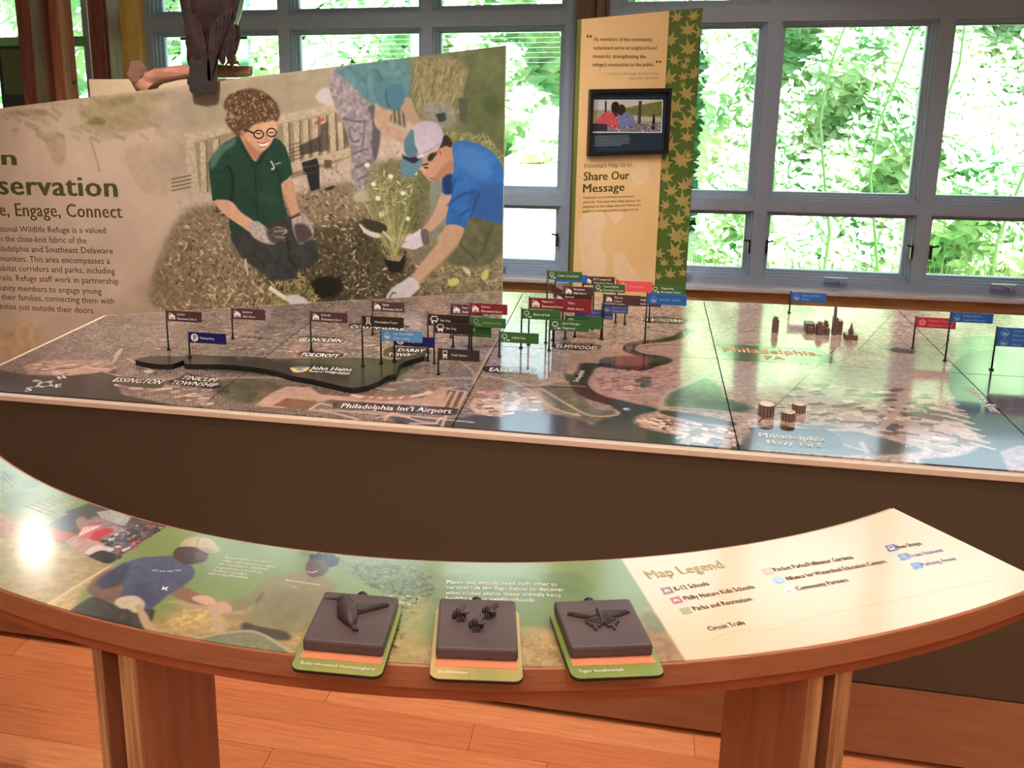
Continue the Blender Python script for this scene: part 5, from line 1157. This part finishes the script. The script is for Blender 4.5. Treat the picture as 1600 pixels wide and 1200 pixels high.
# legs: pairs of upright plywood boards standing along the radius, joined by a recessed spacer
def leg(edges, face_side):
    """edges: two (x left, x right) spans of the plywood front edges under the apron at pixel row yr"""
    zt = ZL - .056
    def fit(x, yr):                               # same sight line column, at the front of the leg under the apron
        return min((yr - 60 + .5 * k for k in range(140)), key=lambda q: abs(np.linalg.norm(onz(x, q, zt)[:2] - RC0) - (RO - .013)))
    edges = [(xa, xb, fit((xa + xb) / 2, yr)) for xa, xb, yr in edges]
    for (xa, xb, yr) in edges:
        a = onz(xa, yr, zt); b = onz(xb, yr, zt); c = (a + b) / 2 - np.array((RC0[0], RC0[1], 0))
        rad = np.array((c[0], c[1])); R0_ = np.linalg.norm(rad); rad /= R0_; R_ = min(R0_, RO - .013); c[:2] = rad * R_; tn = np.array((-rad[1], rad[0])); w2 = abs((b - a)[:2].dot(tn)) / 2
        Ro = R_; Ri = R_ - .19
        def P_(r, t): return np.array([*(c[:2] + rad * (r - Ro) + tn * t), 0])
        q = MB().prism([P_(Ri, -w2 + .001), P_(Ro - .002, -w2 + .001), P_(Ro - .002, w2 - .001), P_(Ri, w2 - .001)], (0, 0, 0), (0, 0, zt)).build('leg_board', m_plyface, rail)
        e_ = MB().prism([P_(Ro - .002, -w2), P_(Ro, -w2), P_(Ro, w2), P_(Ro - .002, w2)], (0, 0, 0), (0, 0, zt)).build('board_edge', m_ply, q)
    a = onz(edges[0][1], edges[0][2], zt)[:2] - RC0; b = onz(edges[1][0], edges[1][2], zt)[:2] - RC0
    rad = (a + b) / np.linalg.norm(a + b)
    MB().prism([np.array([*(a - rad * .03), 0]), np.array([*(b - rad * .03), 0]), np.array([*(b - rad * .15), 0]), np.array([*(a - rad * .15), 0])], (0, 0, .02), (0, 0, zt)).build('leg_spacer', m_plyface, rail)
leg([(140,160,1034), (180,216,1046)], 1)
leg([(1262,1290,1073), (1304,1336,1066)], -1)
leg([(-620,-590,900), (-570,-540,900)], 1)

# ---- the three lift flaps
def flap(label, bl, br, tl_, tr_, card_l, card_r, text, ink, col, mat_name, relief, tilt=False, strip=(222,140,104)):
    """bl, br: front corners of the block (its top face), tl_, tr_: rear corners"""
    zt = ZL + .030
    a, b, c, d = onz(*bl, zt), onz(*br, zt), onz(*tr_, zt), onz(*tl_, zt)
    U = (b - a)[:2]; Wd = np.linalg.norm(U); U /= Wd; Vv = np.array((-U[1], U[0])); Dp = ((d - a)[:2].dot(Vv) + (c - b)[:2].dot(Vv)) / 2
    shear = ((d - a)[:2].dot(U) + (c - b)[:2].dot(U)) / 2
    if abs(shear) > .0:                             # rotate so that the sides are square to the front
        ang = -math.atan2(shear, Dp) * .5; U = np.array((U[0] * math.cos(ang) - U[1] * math.sin(ang), U[0] * math.sin(ang) + U[1] * math.cos(ang))); Vv = np.array((-U[1], U[0]))
    cen = (a + b + c + d)[:2] / 4
    o = thing('lift_flap', label, 'flap', (cen[0], cen[1], ZL), 'lift flaps on the reading rail', math.atan2(U[1], U[0]))
    w2, d2 = Wd / 2, Dp / 2
    def rnd(x0, x1, y0, y1, r):
        P = []
        for (cx_, cy_, a0) in ((x1 - r, y1 - r, 0), (x0 + r, y1 - r, 90), (x0 + r, y0 + r, 180), (x1 - r, y0 + r, 270)):
            for k in range(5): t = math.radians(a0 + 22.5 * k); P.append((cx_ + r * math.cos(t), cy_ + r * math.sin(t), 0))
        return P
    cf = -d2 - .0385
    MB().prism(rnd(-w2 + .004, w2 - .004, cf + .012, d2 + .004, .01), (0, 0, .0004), (0, 0, .0045)).build('base_card', m_black, o)
    MB().prism(rnd(-w2 - .0065, w2 + .0055, cf - .0004, d2 + .004, .012), (0, 0, .008), (0, 0, .0115)).build('flap_card', m_black, o)
    for xx_ in (-w2 + .01, w2 - .01):
        MB().box(xx_ - .01, xx_ + .01, -d2 + .005, d2, .0045, .008).build('spacer', m_black, o)
    MB().prism(rnd(-w2 - .006, w2 + .005, cf, d2 + .004, .012), (0, 0, .0115), (0, 0, .0125)).build('card_print', mat(mat_name, col[0], .3, noise=(9, 1.0, (1, .2, 1), col[1])), o)
    MB().box(-w2, w2, -d2 - .014, -d2 + .01, .0125, .0132).build('orange_strip', mat('strip_%d' % strip[0], strip, .35), o)
    blk = MB().box(-w2, w2, -d2, d2, .0132, .030).build('relief_block', m_rubber, o, bevel=.0035)
    MB().ball((-w2 * .02, d2 + .010, .018), (.0085, .0085, .0085)).tube([(-w2 * .02, d2 + .010, 0.0), (-w2 * .02, d2 + .010, .016)], .0045).build('knob', m_black, o, True)
    G, Fc = text_geom(text, .03); k = .0058 / .7; kx = k * .95
    MB().add([(-w2 + .004 + g[0] * kx, -d2 - .0275 + g[1] * k, .0129 + g[2]) for g in G], Fc).build('lettering', ink, o)
    relief(blk, w2, d2)
    return o
def plate(mb, P, z0, z1, ridge=None):
    mb.prism([(x, yy, 0) for x, yy in P], (0, 0, z0), (0, 0, z1))
def r_humming(blk, w2, d2):
    mb = MB(); s = w2
    mb.tube([(-.88 * s, .62 * s, .034), (-.6 * s, .60 * s, .036), (-.38 * s, .55 * s, .038)], [.0006, .0018, .004], 8)
    mb.ball((-.30 * s, .52 * s, .036), (.0115, .0095, .009), 12, 8)
    mb.tube([(-.30 * s, .52 * s, .034), (-.22 * s, .25 * s, .035), (-.10 * s, -.02 * s, .034), (.02 * s, -.28 * s, .033), (.10 * s, -.45 * s, .032)], [.009, .0125, .014, .009, .004], 12)
    o = mb.build('hummingbird_relief', m_rubberd, blk, True)
    mb = MB(); plate(mb, [(-.02 * s, -.2 * s), (.06 * s, -.22 * s), (.30 * s, -.62 * s), (.26 * s, -.66 * s), (.22 * s, -.60 * s), (.18 * s, -.66 * s), (-.02 * s, -.34 * s)], .030, .034); mb.build('tail_relief', m_rubberd, blk)
    mb = MB(); plate(mb, [(-.20 * s, .34 * s), (.05 * s, .50 * s), (.40 * s, .56 * s), (.78 * s, .66 * s), (.84 * s, .60 * s), (.60 * s, .42 * s), (.30 * s, .22 * s), (0, .04 * s), (-.12 * s, .06 * s)], .030, .0345)
    for k in range(6): mb.tube([(-.1 * s, .2 * s + k * .02 * s, .0345), ((.2 + .1 * k) * s, (.22 + .07 * k) * s, .0355), ((.3 + .095 * k) * s, (.26 + .07 * k) * s, .034)], .0014, 5)
    mb.build('wing_relief', m_rubberd, blk)
def r_bees(blk, w2, d2):
    for cx_, cy_, a in ((-.42, .22, .3), (.34, .36, -.3), (.02, -.22, .1)):
        c = Vector((cx_ * w2, cy_ * w2, .033)); R = Matrix.Rotation(a, 3, 'Z'); mb = MB(); s = w2 * .2
        mb.ball(c, (s * .75, s * .42, .008), 12, 8, R); mb.ball(c + R @ Vector((-s * .9, 0, .001)), (s * .3, s * .3, .006), 10, 6, R); mb.ball(c + R @ Vector((-s * .35, 0, .004)), (s * .42, s * .42, .008), 10, 6, R)
        for k in range(6):
            g = -1 if k % 2 else 1; x = -.6 + .35 * (k // 2); mb.tube([c + R @ Vector((x * s, g * s * .3, -.001)), c + R @ Vector((x * s - s * .1, g * s * .8, .003)), c + R @ Vector((x * s, g * s * 1.05, -.003))], .0012, 5)
        o = mb.build('bumblebee_relief', m_rubberd, blk, True)
        mb = MB()
        for g in (-1, 1): mb.prism([c + R @ Vector(p) for p in ((-s * .3, g * s * .15, .004), (s * .2, g * s * 1.1, .008), (s * .75, g * s * 1.15, .009), (s * .9, g * s * .7, .008), (s * .4, g * s * .2, .005))], (0, 0, 0), (0, 0, .0014))
        mb.build('wing_relief', m_rubberd, blk)
def r_swallow(blk, w2, d2):
    s = w2
    for g in (-1, 1):
        mb = MB()
        plate(mb, [(g * .03 * s, .46 * s), (g * .35 * s, .36 * s), (g * .74 * s, .40 * s), (g * .80 * s, .34 * s), (g * .5 * s, .18 * s), (g * .22 * s, .10 * s), (g * .03 * s, .18 * s)], .030, .0335)
        for k in range(6): mb.tube([(g * .06 * s, .38 * s - k * .03 * s, .0338), (g * (.74 - .09 * k) * s, (.36 - .05 * k) * s, .0342)], .0012, 5)
        mb.build('forewing_relief', m_rubberd, blk)
        mb = MB()
        plate(mb, [(g * .02 * s, .22 * s), (g * .26 * s, .12 * s), (g * .42 * s, .02 * s), (g * .38 * s, -.03 * s), (g * .42 * s, -.09 * s), (g * .34 * s, -.12 * s), (g * .34 * s, -.20 * s), (g * .27 * s, -.20 * s), (g * .26 * s, -.38 * s), (g * .20 * s, -.40 * s), (g * .18 * s, -.26 * s), (g * .10 * s, -.28 * s), (g * .03 * s, -.12 * s)], .030, .033)
        for k in range(5): mb.tube([(g * .04 * s, .15 * s, .0332), (g * (.36 - .075 * k) * s, (.0 - .055 * k) * s, .0338)], .0011, 5)
        mb.build('hindwing_relief', m_rubberd, blk)
    MB().tube([(0, .50 * s, .034), (0, .40 * s, .036), (0, .15 * s, .035), (0, -.16 * s, .033)], [.0016, .0035, .0032, .001], 8).build('body_relief', m_rubberd, blk, True)
flap('lift flap with a hummingbird relief, leftmost of the three', (471,999), (597,1009), (508,924), (624,931), 0, 0, 'Ruby-throated Hummingbird', m_white, ((128,146,78), (160,160,84)), 'card_green_left', r_humming)
flap('lift flap with three bumblebee reliefs, middle of the three', (680,1012), (809,1016), (688,933.5), (806,937.5), 0, 0, 'Bumblebee', mat('cream_ink', (236,226,206), .5), ((214,178,120), (120,140,74)), 'card_tan', r_bees)
flap('lift flap with a swallowtail butterfly relief, rightmost of the three', (891,1013), (1019,1006), (867,941), (985,932), 0, 0, 'Tiger Swallowtail', m_white, ((120,142,72), (138,150,80)), 'card_green_right', r_swallow)

# ================================================================== DRIFTWOOD BRANCH AND THE HAWK
m_drift = mat('driftwood', (196, 136, 112), .7, noise=(10, .9, (1, 6, 6), (140, 92, 76)))
m_cut = mat('driftwood_cut', (132, 92, 80), .8)
YBR = 3.86
pb = lambda x, yy, Y=YBR: ony(x, yy, Y)
br = thing('driftwood_branch', 'bare pinkish driftwood branch lying behind the top of the slanted board', 'branch', tuple(pb(300, 130)))
L0 = br.location.copy()
def rel(p): return Vector(tuple(p)) - L0
MB().tube([rel(pb(216,136)), rel(pb(232,126)), rel(pb(250,119)), rel(pb(275,114)), rel(pb(310,110)), rel(pb(345,111)), rel(pb(370,112)), rel(pb(392,111))],
          [.040, .040, .034, .031, .029, .027, .024, .020], 12).build('limb', m_drift, br, True)
MB().tube([rel(pb(238,140)), rel(pb(224,128)), rel(pb(214,117)), rel(pb(208,110))], [.046, .044, .040, .032], 12, cap=False).build('fork', m_drift, br, True)
q = [rel(pb(x, yy, YBR - .045)) for x, yy in ((205,95),(216,105),(221,118),(214,128),(207,128),(201,115),(202,104))]
MB().prism(q, (0, 0, 0), (0.01, .05, 0)).build('cut_face', m_cut, br)
MB().tube([rel(pb(240,112)), rel(pb(243,105))], [.010, .003], 8).tube([rel(pb(384,112)), rel(pb(394,105))], [.012, .006], 8).build('twig_stub', m_drift, br, True)
MB().tube([rel(pb(300,118)), rel(pb(300,330))], .02).build('branch_support', m_black, br)
# hawk seen from behind, tail hanging over the board
m_h = mat('hawk_plumage', (58, 42, 44), .42, noise=(18, .9, (1, 1, 2), (28, 20, 22)))
m_hl = mat('hawk_light', (112, 88, 80), .8, noise=(26, .9, (1, 1, 1), (70, 54, 50)))
m_leg = mat('hawk_leg', (206, 170, 70), .5)
YH = 3.76
ph = lambda x, yy, Y=YH: ony(x, yy, Y)
hk = thing('stuffed_hawk', 'dark brown hawk seen from behind, perched on the driftwood branch', 'bird', tuple(ph(338, 100)))
HL = hk.location.copy()
hrel = lambda p: Vector(tuple(p)) - HL
def loft(secs, name, mt, seg=20, parent=None):
    V = []; Fc = []
    for (x, yy, hw, dp, dy) in secs:
        c = hrel(ph(x, yy)); c.y += dy; r = hw * 3.9 / F
        for k in range(seg):
            a = 6.28318 * k / seg; V.append(c + Vector((r * math.cos(a), dp * math.sin(a), 0)))
    n = len(secs)
    for i in range(n - 1):
        for k in range(seg): Fc.append((i * seg + k, i * seg + (k + 1) % seg, (i + 1) * seg + (k + 1) % seg, (i + 1) * seg + k))
    Fc += [tuple(range(seg)), tuple(range(n * seg - 1, (n - 1) * seg - 1, -1))]
    return mesh(name, V, Fc, mt, hk if parent is None else parent, True)
loft([(340,-138,6,.02,.0), (341,-132,20,.05,.0), (341,-112,27,.065,.0), (340,-92,26,.06,.0), (339,-72,34,.075,.0), (337,-45,46,.10,.0), (336,-10,47,.11,.0), (335,25,42,.10,.0), (333,52,33,.08,.0), (329,75,22,.05,.0), (325,90,12,.03,.0)], 'body', m_h)
MB().tube([hrel(ph(341,-112)) + Vector((0, .05, 0)), hrel(ph(341,-108)) + Vector((0, .09, 0)), hrel(ph(341,-100)) + Vector((0, .10, -.01))], [.014, .009, .002], 8).build('beak', m_black, hk, True)
for sx in (-1, 1): MB().ball(hrel(ph(341 + sx * 16,-116)) + Vector((0, .04, 0)), .009).build('eye', mat('amber_eye', (190, 120, 30), .2), hk, True)
rh = random.Random(9)
def feather(mb, p, L, wd, ang, lean=0, th=.0025):
    """p: root (local), hangs down by L, rotated by ang in the plane facing the room"""
    ca, sa = math.cos(ang), math.sin(ang); P = []
    for u, v in ((-.35, 0), (-.5, .35), (-.48, .75), (-.25, .95), (0, 1), (.25, .95), (.48, .75), (.5, .35), (.35, 0)):
        x, z = u * wd, -v * L; P.append(Vector((p[0] + x * ca - z * sa, p[1] - lean * v, p[2] + x * sa + z * ca)))
    mb.prism(P, (0, -th, 0), (0, th * .2, 0))
for sx, nm in ((-1, 'wing'), (1, 'wing')):
    # folded wing: coverts above, long primaries crossing to the tail
    w_o = loft([(338 + sx * 26,-66,12,.03,-.03), (338 + sx * 33,-40,17,.04,-.045), (337 + sx * 32,-5,17,.04,-.05), (336 + sx * 27,30,15,.032,-.05), (334 + sx * 20,58,11,.025,-.045), (331 + sx * 12,82,6,.015,-.04)], nm, m_h)
    for row in range(7):
        for k in range(3):
            yy = -60 + row * 20 + rh.uniform(-3, 3); x = 338 + sx * (14 + k * 11 - row * 1.6); mb = MB()
            feather(mb, hrel(ph(x, yy)) + Vector((0, -.092 + .006 * abs(k - 1) + .002 * row, 0)), .075 + .006 * row, .034, sx * (.06 + .05 * k), -.012)
            mb.build('covert_feather', m_h, w_o)
    for k in range(5):
        mb = MB(); feather(mb, hrel(ph(338 + sx * (36 - k * 6), 14 + k * 5)) + Vector((0, -.078 - .004 * k, 0)), .21 + .008 * k, .03, -sx * (.42 - .07 * k), 0); mb.build('primary_feather', m_h, w_o)
tl = None
for k in range(6):
    mb = MB(); t = (k - 2.5) / 2.5
    feather(mb, hrel(ph(329 + t * 12, 62)) + Vector((0, -.05 + .003 * abs(t), 0)), .215 - .006 * abs(t), .044, t * .05, .06)
    for b_ in range(4): pass
    o = mb.build('tail_feather', mat('tail_plumage', (34, 27, 27), .8, noise=(3.2, 1.0, (.1, .1, 12), (17, 13, 13))), hk)
mb = MB()
th_ = loft([(362,40,10,.03,.02), (364,58,9,.028,.02), (363,75,6,.02,.02), (361,86,4,.012,.02)], 'leg_feathers', m_hl)
ft = MB().tube([hrel(ph(361,82)) + Vector((0, .02, 0)), hrel(ph(363,99)) + Vector((0, .03, 0))], [.009, .007], 8)
for dx, dz in ((-14, 9), (0, 12), (12, 4)): ft.tube([hrel(ph(363,98)) + Vector((0, .03, 0)), hrel(ph(363 + dx * .6, 99)) + Vector((0, .01, .004)), hrel(ph(363 + dx, 101 + dz * .3)) + Vector((0, .0, -.006))], [.007, .006, .002], 6)
ft.build('foot', m_leg, hk, True)
th2 = loft([(316,50,11,.03,.04), (316,72,8,.022,.04), (316,92,5,.014,.05)], 'leg_feathers', m_hl)
MB().tube([hrel(ph(316,88)) + Vector((0, .05, 0)), hrel(ph(316,101)) + Vector((0, .07, 0))], [.008, .007], 8).build('foot', m_leg, hk, True)

# ================================================================== OUTSIDE: lawn, deck railing, sunlit thicket
m_lawn = mat('sunlit_lawn', (206, 214, 170), .9, noise=(2, .8, (1, 1, 1), (160, 186, 116)))
gr = struct(MB().add([(-30, YW + .3, -.45), (30, YW + .3, -.45), (30, 45, .2), (-30, 45, .2)], [(0, 1, 2, 3)]).build('lawn', m_lawn))
def leafmat(name, c, c2, tr=.35):
    m = bpy.data.materials.new(name); m.use_nodes = True; nt = m.node_tree; b = nt.nodes['Principled BSDF']; out = nt.nodes['Material Output']
    oi = nt.nodes.new('ShaderNodeTexCoord'); nz = nt.nodes.new('ShaderNodeTexNoise'); nz.inputs['Scale'].default_value = 2.2; nz.inputs['Detail'].default_value = 6
    mx = nt.nodes.new('ShaderNodeMix'); mx.data_type = 'RGBA'; mx.inputs[6].default_value = srgb(c); mx.inputs[7].default_value = srgb(c2)
    rp_ = nt.nodes.new('ShaderNodeMapRange'); rp_.inputs[1].default_value = .35; rp_.inputs[2].default_value = .65
    tl_ = nt.nodes.new('ShaderNodeBsdfTranslucent'); ms = nt.nodes.new('ShaderNodeMixShader'); ms.inputs[0].default_value = tr
    L = nt.links.new; L(oi.outputs['Object'], nz.inputs['Vector']); L(nz.outputs['Fac'], rp_.inputs[0]); L(rp_.outputs[0], mx.inputs[0]); L(mx.outputs[2], b.inputs['Base Color']); L(mx.outputs[2], tl_.inputs['Color'])
    L(b.outputs[0], ms.inputs[1]); L(tl_.outputs[0], ms.inputs[2]); L(ms.outputs[0], out.inputs[0]); b.inputs['Roughness'].default_value = .4
    return m
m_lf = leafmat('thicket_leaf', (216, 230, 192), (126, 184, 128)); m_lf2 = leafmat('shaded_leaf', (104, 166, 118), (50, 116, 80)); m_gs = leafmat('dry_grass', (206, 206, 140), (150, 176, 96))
def foliage(name, label, x0, x1, y_at, z0, z1, n, size, seed, mt, bump=1.0, dens=1.0):
    r = np.random.RandomState(seed)
    x = x0 + (x1 - x0) * r.rand(n); z = z0 + (z1 - z0) * r.rand(n)
    ph1, ph2 = r.rand(2) * 6
    wob = bump * (.5 * np.sin(x * 1.3 + ph1) * np.sin(z * 1.9 + ph2) + .35 * np.sin(x * 3.1 + z * 2.3 + ph1) + .25 * np.sin(x * 6.7 - z * 5.1 + ph2))
    y = y_at + wob + .5 * r.rand(n) + .28 * (z - z0)
    s = size * (.5 + r.rand(n)); al = r.rand(n) * 6.283; el = -.9 + .9 * r.rand(n)
    # leaf: six point blade folded along its midrib
    u = np.stack([np.cos(al), .4 * np.sin(al), np.sin(al) * .7], 1); u /= np.linalg.norm(u, axis=1)[:, None]
    nrm = np.stack([.5 * (r.rand(n) - .5), -np.cos(el), -np.sin(el)], 1); nrm /= np.linalg.norm(nrm, axis=1)[:, None]
    v = np.cross(nrm, u); v /= np.linalg.norm(v, axis=1)[:, None]
    c = np.stack([x, y, z], 1); S = s[:, None]
    P = np.stack([c - u * S, c - u * S * .2 + v * S * .42 , c + u * S * 1.05, c - u * S * .2 - v * S * .42], 1)
    me = bpy.data.meshes.new(name); V = P.reshape(-1, 3)
    me.vertices.add(len(V)); me.vertices.foreach_set('co', V.astype(np.float32).ravel())
    me.loops.add(n * 4); me.loops.foreach_set('vertex_index', np.arange(n * 4, dtype=np.int32))
    me.polygons.add(n); me.polygons.foreach_set('loop_start', np.arange(n, dtype=np.int32) * 4); me.update(calc_edges=True)
    o = link(name, me, mt); o['kind'] = 'stuff'; o['label'] = label; o['category'] = 'foliage'
    return o
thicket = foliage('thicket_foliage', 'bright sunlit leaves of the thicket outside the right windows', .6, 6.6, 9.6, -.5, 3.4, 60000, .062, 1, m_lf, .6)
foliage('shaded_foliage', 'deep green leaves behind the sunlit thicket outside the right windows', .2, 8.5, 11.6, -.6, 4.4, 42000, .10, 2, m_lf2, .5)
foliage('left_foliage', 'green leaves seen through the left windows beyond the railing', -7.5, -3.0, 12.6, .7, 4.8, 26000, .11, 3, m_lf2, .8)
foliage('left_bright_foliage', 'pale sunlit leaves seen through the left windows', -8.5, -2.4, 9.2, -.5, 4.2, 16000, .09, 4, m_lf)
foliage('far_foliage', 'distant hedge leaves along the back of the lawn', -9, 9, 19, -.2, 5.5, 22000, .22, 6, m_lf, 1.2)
# tall grass in front of the thicket
r = np.random.RandomState(8); n = 9000
x = .2 + 6.2 * r.rand(n); y = 6.4 + 1.6 * r.rand(n); hgt = .25 + .45 * r.rand(n); ln = .25 * (r.rand(n) - .5)
V = np.stack([np.stack([x - .008, y, np.full(n, -.45)], 1), np.stack([x + .008, y, np.full(n, -.45)], 1), np.stack([x + .006 + ln * .5, y, -.45 + hgt * .6], 1), np.stack([x + ln, y - .05, -.45 + hgt], 1)], 1).reshape(-1, 3)
me = bpy.data.meshes.new('tall_grass'); me.vertices.add(len(V)); me.vertices.foreach_set('co', V.astype(np.float32).ravel()); me.loops.add(n * 4); me.loops.foreach_set('vertex_index', np.arange(n * 4, dtype=np.int32)); me.polygons.add(n); me.polygons.foreach_set('loop_start', np.arange(n, dtype=np.int32) * 4); me.update(calc_edges=True)
o = link('tall_grass', me, m_gs); o['kind'] = 'stuff'; o['label'] = 'pale dry grass standing outside the lower right windows'; o['category'] = 'grass'
# climbing stems in the thicket
rs = random.Random(5)
for k in range(11):
    x0 = 1.0 + k * .5 + rs.uniform(-.15, .15); y0 = 9.0 + rs.uniform(-.2, .5)
    st = MB().tube([(x0 + .12 * math.sin(i * 1.1 + k) + .03 * i, y0 + .05 * i, -.45 + i * .5) for i in range(8)], [.016 - .0015 * i for i in range(8)], 5).build('vine_stem', mat('vine', (58, 92, 44), .8))
    st.parent = thicket
# deck railing with cables outside the left windows
rl_ = thing('deck_railing', 'green deck railing with horizontal cables outside the left windows', 'railing', (-2.2, 7.2, 0))
m_gr = mat('railing_paint', (122, 196, 140), .5)
yr = 7.2; xa_, xb_ = ony(190, 60, yr)[0], ony(880, 60, yr)[0]
z_r = ony(320, 56, yr)[2]
MB().box(ony(258, 56, yr)[0] + 2.2, ony(392, 56, yr)[0] + 2.2, -.03, .03, z_r - .03, z_r + .03).build('hand_rail', m_gr, rl_)
for px_ in (291, 382, 650, 885):
    xx_ = ony(px_, 60, yr)[0] + 2.2; MB().box(xx_ - .035, xx_ + .035, -.03, .03, -.45, ony(px_, -60, yr)[2]).build('railing_post', m_gr, rl_)
m_cab = mat('cable_steel', (150, 190, 165), .6)
for k in range(14):
    z_ = ony(500, 4 + k * 7.4, yr)[2]
    MB().tube([(xa_ + 2.2, 0, z_), (xb_ + 2.2, 0, z_)], .0013, 5).build('cable', m_cab, rl_)
